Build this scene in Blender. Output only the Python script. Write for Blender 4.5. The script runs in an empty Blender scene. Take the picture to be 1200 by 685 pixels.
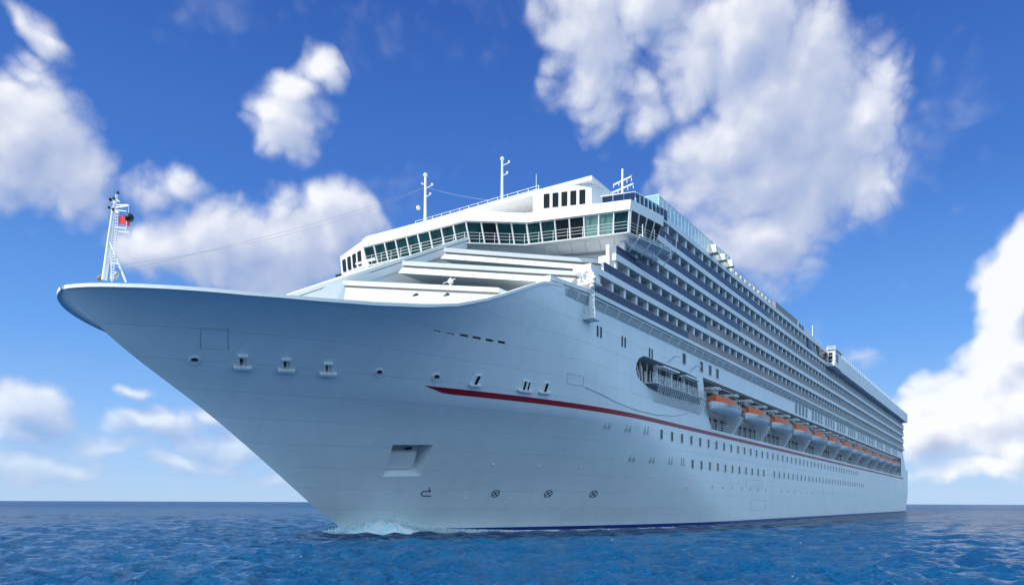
import bpy, bmesh, math, random
import numpy as np
from mathutils import Vector, Matrix, Quaternion
random.seed(7); rng=np.random.default_rng(11)
SC=bpy.context.scene; COL=SC.collection
R=math.radians
# ------------------------------------------------------------------ camera
FP=850.0; CAMZ=3.1; TH=math.atan(588/850.0); CT,ST=math.cos(TH),math.sin(TH)
cam=bpy.data.cameras.new('camera'); cam.sensor_width=36; cam.lens=36*FP/1200
cam.shift_y=(588.5-342.5)/1200; cam.clip_start=.3; cam.clip_end=120000
cob=bpy.data.objects.new('camera',cam); COL.objects.link(cob)
cob.location=(0,0,CAMZ)
cob.matrix_world=Matrix.Translation((0,0,CAMZ))@Matrix.Rotation(R(90),4,'X')@Matrix.Rotation(R(.22),4,'Z')
SC.camera=cob
# ------------------------------------------------------------------ light
SUN_EL=R(46); SUN_DIR=Vector((-.836,-.549,0)).normalized()     # horizontal direction towards the sun
sl=bpy.data.lights.new('sun','SUN'); sl.energy=4.8; sl.angle=R(.5); sl.color=(1,.955,.88)
so=bpy.data.objects.new('sun',sl); COL.objects.link(so)
sv=Vector((SUN_DIR.x*math.cos(SUN_EL),SUN_DIR.y*math.cos(SUN_EL),math.sin(SUN_EL)))
so.rotation_euler=sv.to_track_quat('Z','Y').to_euler(); so.location=(-60,-60,90)
W=bpy.data.worlds.new('World'); SC.world=W; W.use_nodes=True
SC.view_settings.view_transform='Standard'; SC.view_settings.look='None'
SC.view_settings.exposure=0.27; SC.view_settings.gamma=1; SC.view_settings.use_curve_mapping=False

def build_world():
    nt=W.node_tree; N=nt.nodes; L=nt.links; N.clear()
    def n(t,**k):
        o=N.new(t)
        for a,b in k.items(): setattr(o,a,b)
        return o
    def lk(a,b): L.new(a,b)
    def math_(op,a,b=None,c=None,clamp=False):
        o=n('ShaderNodeMath',operation=op); o.use_clamp=clamp
        for i,v in enumerate((a,b,c)):
            if v is None: continue
            if isinstance(v,(int,float)): o.inputs[i].default_value=v
            else: lk(v,o.inputs[i])
        return o.outputs[0]
    sky=n('ShaderNodeTexSky',sky_type='NISHITA'); sky.sun_disc=False
    sky.sun_elevation=SUN_EL; sky.sun_rotation=math.atan2(SUN_DIR.x,SUN_DIR.y)
    sky.air_density=1.0; sky.dust_density=.25; sky.ozone_density=2.2; sky.altitude=0
    gm=n('ShaderNodeHueSaturation'); gm.inputs['Saturation'].default_value=SKY_SAT; gm.inputs['Value'].default_value=SKY_VAL
    gm.inputs['Hue'].default_value=.507
    lk(sky.outputs[0],gm.inputs['Color'])
    tc=n('ShaderNodeTexCoord'); nm=n('ShaderNodeVectorMath',operation='NORMALIZE'); lk(tc.outputs['Generated'],nm.inputs[0])
    sp=n('ShaderNodeSeparateXYZ'); lk(nm.outputs[0],sp.inputs[0])
    az=math_('ARCTAN2',sp.outputs[0],sp.outputs[1]); el=math_('ARCSINE',sp.outputs[2])
    # clear tropical air: deep blue overhead, pale blue at the horizon
    rp=n('ShaderNodeValToRGB'); lk(math_('MULTIPLY',el,2/math.pi,clamp=True),rp.inputs[0]); RE=rp.color_ramp.elements; kk=1/WORLD_STR
    stops=SKY_STOPS   # (elevation, colour)
    RE[0].position=0; RE[0].color=(*[c*kk for c in stops[0][1]],1); RE[1].position=1; RE[1].color=(*[c*kk for c in stops[-1][1]],1)
    for a_,c_ in stops[1:-1]: q=RE.new(a_/90); q.color=(*[c*kk for c in c_],1)
    ga=n('ShaderNodeMix',data_type='RGBA'); ga.clamp_result=False; ga.inputs['Factor'].default_value=.85; lk(gm.outputs[0],ga.inputs['A']); lk(rp.outputs[0],ga.inputs['B'])
    hz=n('ShaderNodeMix',data_type='RGBA'); hz.inputs['B'].default_value=(.60*kk,.90*kk,1.16*kk,1); lk(ga.outputs['Result'],hz.inputs['A'])  # sky behind the camera brightened, an added fill for the shaded hull
    lk(math_('MULTIPLY',math_('MULTIPLY',math_('SUBTRACT',math_('ABSOLUTE',az),.75),1.2,clamp=True),.8),hz.inputs['Factor'])
    ga=hz
    def sstep(v,a,b):
        m=n('ShaderNodeMapRange',interpolation_type='SMOOTHSTEP'); lk(v,m.inputs[0]); m.inputs[1].default_value=a; m.inputs[2].default_value=b; return m.outputs[0]
    def dirn(px,py):
        x=(px-600)/FP; z=(588.5-py)/FP; r=math.sqrt(x*x+1)
        return math.atan2(x,1), math.atan2(z,r)
    def density(vec,det,blobs):
        # cloud masses: soft ellipses on the dome, broken up by billowy noise
        sp=n('ShaderNodeSeparateXYZ'); lk(vec,sp.inputs[0])
        az=math_('ARCTAN2',sp.outputs[0],sp.outputs[1]); el=math_('ARCSINE',sp.outputs[2])
        cb=n('ShaderNodeCombineXYZ'); lk(az,cb.inputs[0]); lk(el,cb.inputs[1])
        wn=n('ShaderNodeTexNoise'); wn.inputs['Scale'].default_value=8; wn.inputs['Detail'].default_value=3; lk(vec,wn.inputs['Vector'])
        ws=n('ShaderNodeVectorMath',operation='SUBTRACT'); lk(wn.outputs['Color'],ws.inputs[0]); ws.inputs[1].default_value=(.5,.5,.5)
        wm=n('ShaderNodeVectorMath',operation='SCALE'); lk(ws.outputs[0],wm.inputs[0]); wm.inputs['Scale'].default_value=.10
        wa=n('ShaderNodeVectorMath',operation='ADD'); lk(cb.outputs[0],wa.inputs[0]); lk(wm.outputs[0],wa.inputs[1])
        acc=None
        for (px,py,rx,ry,rot,wt) in blobs:
            a,e=dirn(px,py); r2=1+((px-600)/FP)**2
            mp=n('ShaderNodeMapping',vector_type='TEXTURE'); mp.inputs['Location'].default_value=(a,e,0)
            mp.inputs['Rotation'].default_value=(0,0,R(rot)); mp.inputs['Scale'].default_value=(rx/FP/r2,ry/FP/math.sqrt(r2),1)
            lk(wa.outputs[0],mp.inputs['Vector'])
            fl=n('ShaderNodeVectorMath',operation='MULTIPLY'); lk(mp.outputs[0],fl.inputs[0]); fl.inputs[1].default_value=(1,1,0)
            g=n('ShaderNodeTexGradient',gradient_type='SPHERICAL'); lk(fl.outputs[0],g.inputs[0])
            v=math_('MULTIPLY',g.outputs['Fac'],wt)
            acc=v if acc is None else math_('SMOOTH_MAX',acc,v,.10)
        bn=n('ShaderNodeTexNoise'); bn.inputs['Scale'].default_value=2.6; bn.inputs['Detail'].default_value=2; lk(vec,bn.inputs['Vector'])
        back=math_('MULTIPLY',math_('SUBTRACT',bn.outputs['Fac'],.56),3.0,clamp=True)
        bm=math_('MULTIPLY',math_('SUBTRACT',math_('ABSOLUTE',az),.66),6,clamp=True)
        acc=math_('MAXIMUM',acc,math_('MULTIPLY',back,bm))
        o=n('ShaderNodeTexNoise'); o.inputs['Scale'].default_value=8; o.inputs['Detail'].default_value=det; o.inputs['Roughness'].default_value=.58
        lk(vec,o.inputs['Vector'])
        # wobble the cell pattern so the billows are not round
        w2=n('ShaderNodeVectorMath',operation='SCALE'); lk(ws.outputs[0],w2.inputs[0]); w2.inputs['Scale'].default_value=.12
        w3=n('ShaderNodeVectorMath',operation='ADD'); lk(vec,w3.inputs[0]); lk(w2.outputs[0],w3.inputs[1])
        d=math_('ADD',acc,math_('MULTIPLY',math_('SUBTRACT',o.outputs['Fac'],.5),1.35))
        for sc_,amp_ in ((17,.34),(42,.24))[:2 if det>5 else 1]:
            vo=n('ShaderNodeTexVoronoi',feature='F1'); vo.inputs['Scale'].default_value=sc_; lk(w3.outputs[0],vo.inputs['Vector'])
            d=math_('SUBTRACT',d,math_('MULTIPLY',math_('SUBTRACT',vo.outputs['Distance'],.42),amp_))
        return d,acc,az,el
    dens,acc,az,el=density(nm.outputs[0],9,CLOUDS)
    ad=n('ShaderNodeVectorMath',operation='ADD'); lk(nm.outputs[0],ad.inputs[0]); ad.inputs[1].default_value=(-.016,-.004,.020)
    dens2,_,_,_=density(ad.outputs[0],4,CLOUDS)
    gate=sstep(acc,.02,.2)
    alpha=math_('MULTIPLY',sstep(dens,.08,.62),gate)
    alpha=math_('MULTIPLY',alpha,sstep(el,-.002,.02))
    hzl=math_('ADD',math_('MULTIPLY',sstep(el,.0,.20),.62),.38); hzl=math_('MAXIMUM',hzl,sstep(az,.35,.5)); alpha=math_('MULTIPLY',alpha,hzl)   # distant clouds sink into the haze
    lit=math_('ADD',math_('MULTIPLY',math_('SUBTRACT',dens,dens2),.9),.50)
    core=sstep(dens,.5,1.5)
    lit=math_('SUBTRACT',lit,math_('MULTIPLY',core,.20))
    brt=sstep(az,R(24),R(32)); lit=math_('ADD',lit,math_('MULTIPLY',brt,.50),None,True)
    cr=n('ShaderNodeValToRGB'); lk(lit,cr.inputs[0]); E_=cr.color_ramp.elements
    k=1/WORLD_STR
    E_[0].position=0; E_[0].color=(.27*k,.36*k,.58*k,1); E_[1].position=1; E_[1].color=(.84*k,.85*k,.87*k,1)
    e=E_.new(.55); e.color=(.50*k,.55*k,.69*k,1)
    mx=n('ShaderNodeMix',data_type='RGBA'); mx.clamp_factor=True
    lk(math_('MULTIPLY',alpha,.93),mx.inputs['Factor']); lk(ga.outputs['Result'],mx.inputs['A']); lk(cr.outputs[0],mx.inputs['B'])
    bg=n('ShaderNodeBackground'); bg.inputs[1].default_value=WORLD_STR; lk(mx.outputs['Result'],bg.inputs[0])
    ou=n('ShaderNodeOutputWorld'); lk(bg.outputs[0],ou.inputs[0])
WORLD_STR=.12; SKY_STOPS=[(0,(.36,.54,.80)),(4,(.27,.49,.83)),(12,(.125,.33,.77)),(22,(.055,.175,.56)),(35,(.028,.098,.40)),(60,(.05,.16,.42)),(90,(.06,.18,.42))]
SKY_SAT=1.28; SKY_VAL=.8
CLOUDS=[(30,165,125,105,0,1.2),(75,205,85,65,0,1.05),(45,45,62,26,-38,.95),
 (330,150,76,54,10,1.1),(378,92,38,36,0,1.0),(345,112,50,34,0,1.0),(300,290,175,72,6,1.3),(405,265,70,55,0,1.1),(205,225,80,36,-10,.75),(200,290,80,50,0,1.0),
 (690,65,78,95,10,1.1),(760,12,80,42,0,1.0),(880,60,110,90,0,1.1),(925,165,165,165,0,1.3),(1015,120,75,62,0,1.1),(890,285,110,75,0,1.05),(860,180,110,90,0,1.1),
 (1185,350,105,110,0,1.9),(1170,420,110,90,0,1.7),(1210,480,190,110,0,1.8),(1100,500,75,55,0,1.2),(1140,545,110,40,0,1.0),(815,70,70,80,0,.95),(760,120,60,50,0,.8),
 (35,482,85,44,0,1.2),(20,505,70,25,0,1.0),(185,493,90,38,0,1.1),(230,512,70,28,0,1.0),(290,520,95,34,0,.95),(60,540,120,26,0,.95),(215,545,120,24,0,.9),(120,520,120,30,0,.85),(330,560,60,14,0,.6),(150,445,60,16,0,.6),(250,480,60,20,0,.8),
 (1000,425,50,30,0,.5)]
build_world()
W.cycles.sampling_method='MANUAL'; W.cycles.sample_map_resolution=256

# ------------------------------------------------------------------ materials
def mat(name,col,rough=.5,metal=0,var=0,vscale=1.0,bump=0,bscale=20,spec=.5,alpha=1,trans=0,coat=0,stretch=None):
    m=bpy.data.materials.new(name); m.use_nodes=True; nt=m.node_tree; b=nt.nodes['Principled BSDF']
    b.inputs['Base Color'].default_value=(*col,1); b.inputs['Roughness'].default_value=rough; b.inputs['Metallic'].default_value=metal
    b.inputs['Specular IOR Level'].default_value=spec; b.inputs['Alpha'].default_value=alpha
    b.inputs['Transmission Weight'].default_value=trans; b.inputs['Coat Weight'].default_value=coat
    tc=nt.nodes.new('ShaderNodeTexCoord'); vec=tc.outputs['Object']
    if stretch:
        mp=nt.nodes.new('ShaderNodeMapping'); mp.inputs['Scale'].default_value=stretch; nt.links.new(vec,mp.inputs[0]); vec=mp.outputs[0]
    if var:
        no=nt.nodes.new('ShaderNodeTexNoise'); no.inputs['Scale'].default_value=vscale; no.inputs['Detail'].default_value=6
        nt.links.new(vec,no.inputs['Vector'])
        cr=nt.nodes.new('ShaderNodeValToRGB'); nt.links.new(no.outputs['Fac'],cr.inputs[0])
        cr.color_ramp.elements[0].position=.3; cr.color_ramp.elements[1].position=.7
        cr.color_ramp.elements[0].color=(*[c*(1-var) for c in col],1); cr.color_ramp.elements[1].color=(*[min(1,c*(1+var*.4)) for c in col],1)
        nt.links.new(cr.outputs[0],b.inputs['Base Color'])
    if bump:
        n2=nt.nodes.new('ShaderNodeTexNoise'); n2.inputs['Scale'].default_value=bscale; n2.inputs['Detail'].default_value=3
        nt.links.new(vec,n2.inputs['Vector'])
        bp=nt.nodes.new('ShaderNodeBump'); bp.inputs['Strength'].default_value=bump; bp.inputs['Distance'].default_value=.05
        nt.links.new(n2.outputs['Fac'],bp.inputs['Height']); nt.links.new(bp.outputs[0],b.inputs['Normal'])
    return m
M={}
M['white']=mat('white_paint',(.80,.80,.79),.42,var=.06,vscale=.35,bump=.08,bscale=1.2)
M['slab']=mat('deck_edge_paint',(.78,.79,.80),.5,var=.07,vscale=.25)
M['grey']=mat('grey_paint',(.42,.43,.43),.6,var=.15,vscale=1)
M['wall']=mat('cabin_wall',(.33,.33,.32),.6,var=.12,vscale=.6)
M['navy']=mat('navy_glass',(.010,.026,.085),.12,spec=.35,var=.25,vscale=.3)
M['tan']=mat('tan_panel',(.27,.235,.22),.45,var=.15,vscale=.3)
M['mauve']=mat('mauve_panel',(.30,.24,.28),.5)
M['dark']=mat('dark_glass',(.010,.014,.018),.2,spec=.25,var=.3,vscale=.8)
M['teal']=mat('bridge_glass',(.008,.045,.05),.06,var=.5,vscale=.5)
M['tealc']=mat('curtained_glass',(.16,.30,.27),.15,var=.35,vscale=1.5,stretch=(1,6,.3))
M['black']=mat('black_paint',(.01,.01,.012),.5)
M['curtain']=mat('door_curtain',(.38,.36,.31),.7,var=.1,vscale=2)
M['red']=mat('red_stripe',(.30,.004,.012),.4,var=.1,vscale=.5)
M['boot']=mat('boot_blue',(.012,.02,.22),.4)
M['flag']=mat('flag_red',(.55,.012,.012),.7)
M['orange']=mat('boat_orange',(.80,.13,.015),.5,var=.15,vscale=1)
M['peach']=mat('boat_tan',(.50,.29,.21),.55,var=.15,vscale=1)
M['bwhite']=mat('boat_white',(.78,.80,.82),.35,var=.08,vscale=.8)
M['brown']=mat('brown_band',(.27,.20,.15),.6)
M['rust']=mat('rusty_brown',(.30,.17,.09),.7,var=.3,vscale=5)
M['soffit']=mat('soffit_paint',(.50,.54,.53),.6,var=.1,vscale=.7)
M['cyan']=mat('tinted_windscreen',(.30,.62,.70),.05,alpha=.45)
M['deck']=mat('deck_coating',(.04,.075,.10),.7,var=.2,vscale=.5)
M['wire']=mat('steel_wire',(.35,.36,.37),.5)
M['mark']=mat('hull_mark',(.01,.02,.045),.6)
M['cream']=mat('cream_cover',(.74,.70,.60),.7,var=.1,vscale=2)
M['inner']=mat('recess_paint',(.36,.38,.38),.65,var=.2,vscale=.6)
# hull paint: welded plating, faint streaks and stains
def hull_mat():
    m=bpy.data.materials.new('hull_paint'); m.use_nodes=True; nt=m.node_tree; b=nt.nodes['Principled BSDF']; N=nt.nodes; L=nt.links
    b.inputs['Roughness'].default_value=.38; b.inputs['Specular IOR Level'].default_value=.45
    tc=N.new('ShaderNodeTexCoord'); sp=N.new('ShaderNodeSeparateXYZ'); L.new(tc.outputs['Object'],sp.inputs[0])
    cb=N.new('ShaderNodeCombineXYZ'); L.new(sp.outputs[0],cb.inputs[0]); L.new(sp.outputs[2],cb.inputs[1])
    br=N.new('ShaderNodeTexBrick'); L.new(cb.outputs[0],br.inputs['Vector']); br.inputs['Scale'].default_value=1
    br.inputs['Brick Width'].default_value=9.3; br.inputs['Row Height'].default_value=1.9; br.inputs['Mortar Size'].default_value=.035; br.inputs['Mortar Smooth'].default_value=1
    br.inputs['Color1'].default_value=(.78,.82,.83,1); br.inputs['Color2'].default_value=(.76,.81,.82,1); br.inputs['Mortar'].default_value=(.66,.72,.735,1)
    mp=N.new('ShaderNodeMapping'); mp.inputs['Scale'].default_value=(.9,.9,.09); L.new(tc.outputs['Object'],mp.inputs[0])
    st=N.new('ShaderNodeTexNoise'); st.inputs['Scale'].default_value=1.1; st.inputs['Detail'].default_value=8; L.new(mp.outputs[0],st.inputs['Vector'])
    r1=N.new('ShaderNodeMapRange'); L.new(st.outputs['Fac'],r1.inputs[0]); r1.inputs[1].default_value=.42; r1.inputs[2].default_value=.75; r1.inputs[3].default_value=0; r1.inputs[4].default_value=.16
    bl=N.new('ShaderNodeTexNoise'); bl.inputs['Scale'].default_value=.16; bl.inputs['Detail'].default_value=5; L.new(tc.outputs['Object'],bl.inputs['Vector'])
    r2=N.new('ShaderNodeMapRange'); L.new(bl.outputs['Fac'],r2.inputs[0]); r2.inputs[1].default_value=.4; r2.inputs[2].default_value=.7; r2.inputs[3].default_value=0; r2.inputs[4].default_value=.16
    ad=N.new('ShaderNodeMath'); L.new(r1.outputs[0],ad.inputs[0]); L.new(r2.outputs[0],ad.inputs[1])
    mx=N.new('ShaderNodeMix'); mx.data_type='RGBA'; L.new(ad.outputs[0],mx.inputs['Factor']); L.new(br.outputs['Color'],mx.inputs['A']); mx.inputs['B'].default_value=(.50,.56,.58,1)
    L.new(mx.outputs['Result'],b.inputs['Base Color'])
    # plate buckling between frames
    mp2=N.new('ShaderNodeMapping'); mp2.inputs['Scale'].default_value=(.5,.5,.16); L.new(tc.outputs['Object'],mp2.inputs[0])
    bk=N.new('ShaderNodeTexNoise'); bk.inputs['Scale'].default_value=1.4; bk.inputs['Detail'].default_value=2; L.new(mp2.outputs[0],bk.inputs['Vector'])
    b1=N.new('ShaderNodeBump'); b1.inputs['Strength'].default_value=.35; b1.inputs['Distance'].default_value=.06; L.new(bk.outputs['Fac'],b1.inputs['Height'])
    b2=N.new('ShaderNodeBump'); b2.inputs['Strength'].default_value=.6; b2.inputs['Distance'].default_value=.03; b2.invert=True; L.new(br.outputs['Fac'],b2.inputs['Height']); L.new(b1.outputs[0],b2.inputs['Normal'])
    L.new(b2.outputs[0],b.inputs['Normal']); return m
M['hull']=hull_mat()

# ------------------------------------------------------------------ helpers
def tag(o,label=None,cat=None,group=None,kind=None):
    if label: o['label']=label
    if cat: o['category']=cat
    if group: o['group']=group
    if kind: o['kind']=kind
    return o
class MB:
    def __init__(s): s.v=[]; s.f=[]; s.m=[]
    def add(s,vs,fs,mi=0):
        b=len(s.v); s.v+= [tuple(v) for v in vs]; s.f+=[tuple(b+i for i in f) for f in fs]; s.m+=[mi]*len(fs); return s
    def box(s,a,b,mi=0):
        (x0,y0,z0),(x1,y1,z1)=[min(p,q) for p,q in zip(a,b)],[max(p,q) for p,q in zip(a,b)]
        return s.add([(x0,y0,z0),(x1,y0,z0),(x1,y1,z0),(x0,y1,z0),(x0,y0,z1),(x1,y0,z1),(x1,y1,z1),(x0,y1,z1)],
          [(0,3,2,1),(4,5,6,7),(0,1,5,4),(1,2,6,5),(2,3,7,6),(3,0,4,7)],mi)
    def hexa(s,lo,hi,mi=0):                 # two quads
        n=len(lo); fs=[tuple(range(n))[::-1],tuple(range(n,2*n))]
        for i in range(n): j=(i+1)%n; fs.append((i,j,n+j,n+i))
        return s.add(list(lo)+list(hi),fs,mi)
    def prism(s,poly,z0,z1,mi=0):           # plan polygon of (x,y)
        return s.hexa([(x,y,z0) for x,y in poly],[(x,y,z1) for x,y in poly],mi)
    def tube(s,p,q,r,r2=None,n=8,mi=0):
        p=Vector(p);q=Vector(q); d=(q-p)
        if d.length<1e-6: return s
        d.normalize(); a=d.orthogonal().normalized(); b=d.cross(a); r2=r if r2 is None else r2
        lo=[p+(a*math.cos(t)+b*math.sin(t))*r for t in [2*math.pi*i/n for i in range(n)]]
        hi=[q+(a*math.cos(t)+b*math.sin(t))*r2 for t in [2*math.pi*i/n for i in range(n)]]
        return s.hexa(lo,hi,mi)
    def ball(s,c,r,sc=(1,1,1),nu=12,nv=8,mi=0):
        vs=[];fs=[]
        for j in range(nv+1):
            ph=math.pi*j/nv
            for i in range(nu):
                t=2*math.pi*i/nu; vs.append((c[0]+r*sc[0]*math.sin(ph)*math.cos(t),c[1]+r*sc[1]*math.sin(ph)*math.sin(t),c[2]+r*sc[2]*math.cos(ph)))
        for j in range(nv):
            for i in range(nu):
                k=(i+1)%nu; fs.append((j*nu+i,(j+1)*nu+i,(j+1)*nu+k,j*nu+k))
        return s.add(vs,fs,mi)
    def build(s,name,mt,parent=None,smooth=False,label=None,loc=None,bevel=0,kind=None):
        me=bpy.data.meshes.new(name)
        vs=s.v
        if loc is not None: vs=[(v[0]-loc[0],v[1]-loc[1],v[2]-loc[2]) for v in vs]
        me.from_pydata(vs,[],s.f)
        mts=mt if isinstance(mt,(list,tuple)) else [mt]
        for m_ in mts: me.materials.append(M[m_])
        if len(mts)>1: me.polygons.foreach_set('material_index',s.m)
        bm=bmesh.new(); bm.from_mesh(me); bmesh.ops.remove_doubles(bm,verts=bm.verts,dist=1e-5)
        bmesh.ops.recalc_face_normals(bm,faces=bm.faces)
        if bevel: bmesh.ops.bevel(bm,geom=list(bm.edges),offset=bevel,segments=2,affect='EDGES',profile=.6)
        bm.to_mesh(me); bm.free()
        if smooth:
            me.polygons.foreach_set('use_smooth',[True]*len(me.polygons)); me.set_sharp_from_angle(angle=R(35))
        o=bpy.data.objects.new(name,me); COL.objects.link(o)
        if parent: o.parent=parent
        if loc is not None: o.location=loc
        if label: o['label']=label
        if kind: o['kind']=kind
        return o
def clone(o,loc,parent=None,rot=None,name=None):
    c=o.copy(); COL.objects.link(c); c.location=loc
    if parent: c.parent=parent
    if rot is not None: c.rotation_euler=rot
    if 'label' in c.keys() and parent: pass
    return c

# ------------------------------------------------------------------ ship frame: s metres aft of the bow tip, w metres to port, z up
OX=150.0; ZW=.5                       # origin of the ship amidships; her lines are drawn .5 m above the water
DC=65.3*CT; Y0=FP*65.3/1120.; X0=(68-600)/FP*Y0
def S(s,w,z): return (s-OX,-w,z)
ship=bpy.data.objects.new('cruise_ship',None); COL.objects.link(ship)
ship.location=(X0+OX*ST,Y0+OX*CT,ZW); ship.rotation_euler=(0,0,math.pi/2-TH)
tag(ship,'huge white cruise ship with raked bow, red side stripe and tiers of balconies','cruise ship')
def ip(x,xs,ys): return float(np.interp(x,xs,ys))
def s0(z): return FS0(z)
def herm(xs,ys):
    xs=np.array(xs,float);ys=np.array(ys,float);d=np.diff(ys)/np.diff(xs);m=np.zeros(len(xs));m[0]=d[0];m[-1]=d[-1]
    for i in range(1,len(xs)-1): m[i]=0 if d[i-1]*d[i]<=0 else 2*d[i-1]*d[i]/(d[i-1]+d[i])
    def f(x):
        x=min(max(x,xs[0]),xs[-1]); i=min(int(np.searchsorted(xs,x,side='right'))-1,len(xs)-2); h=xs[i+1]-xs[i]; t=(x-xs[i])/h
        return float((2*t**3-3*t*t+1)*ys[i]+(t**3-2*t*t+t)*h*m[i]+(-2*t**3+3*t*t)*ys[i+1]+(t**3-t*t)*h*m[i+1])
    return f
fL=herm([-.5,5,10,13,15.3,17.2],[66,60,54,48.5,42.5,35]); fQ=herm([-.5,5,10,13,15,16.2,17.2],[1.0,1.12,1.10,1.02,.94,.83,.63])
FS0=herm([-7,-.5,2.6,9.4,14.2,16.2,17.2],[27.2,25.6,21.4,11.7,3.85,1.35,.2])
def lines(z): return fL(z),fQ(z)
def stern(s,z):
    if s<306: return 1.
    return 1-.10*((s-306)/26)**2*(1+1.6*max(0,(7-z)/7)**1.5)
def hw(s,z):
    zz=z if z<12 else min(17.2,12+(z-12)*5.2/(zb(s)-12)); L_,q=lines(zz); x=(s-s0(zz))/L_
    if x<=0: return 0.
    return 17.7*(1-(1-min(1,x))**2)**q*stern(s,z)
def zb(s): return ip(s,[0,1,2,5,8,12,16,20,23,26,29,32,34,36,38,299,303,312,322],[17.25,17.2,17.15,17.12,17.10,17.25,17.55,18.1,18.75,19.75,21.0,22.3,23.1,23.5,23.75,23.75,20,14.6,13.8])
def proj(s,w,z):
    Y=Y0+s*CT-w*ST; X=X0+s*ST+w*CT; px=600+FP*X/Y
    return px,586.2+px/1200*4.6-FP*(z-2.6)/Y
def hull_at(px,py):                   # where a line of sight meets the hull: used to read off where fittings sit
    hy=586.2+px/1200*4.6
    def g(Y):
        X=(px-600)/FP*Y; a=Y-Y0; b=X-X0; s=a*CT+b*ST; w=b*CT-a*ST; z=2.6+(hy-py)/FP*Y
        return s,w,z
    lo=40.; 
    Y=40.
    while Y<400:
        s,w,z=g(Y)
        if w>0 and w<hw(s,z) : break
        Y+=.25
    a,b=Y-.25,Y
    for _ in range(30):
        m_=(a+b)/2; s,w,z=g(m_)
        if w<hw(s,z): b=m_
        else: a=m_
    s,w,z=g(b); return s,w,z
def hn(s,z):
    e=.2; dws=(hw(s+e,z)-hw(s-e,z))/(2*e); dwz=(hw(s,z+e)-hw(s,z-e))/(2*e)
    n=Vector((-dws,1,-dwz)).normalized(); return n           # in (s,w,z)
def on_hull(s,z,off=0):
    w=hw(s,z); n=hn(s,z); return (s+n.x*off,w+n.y*off,z+n.z*off)

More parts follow.
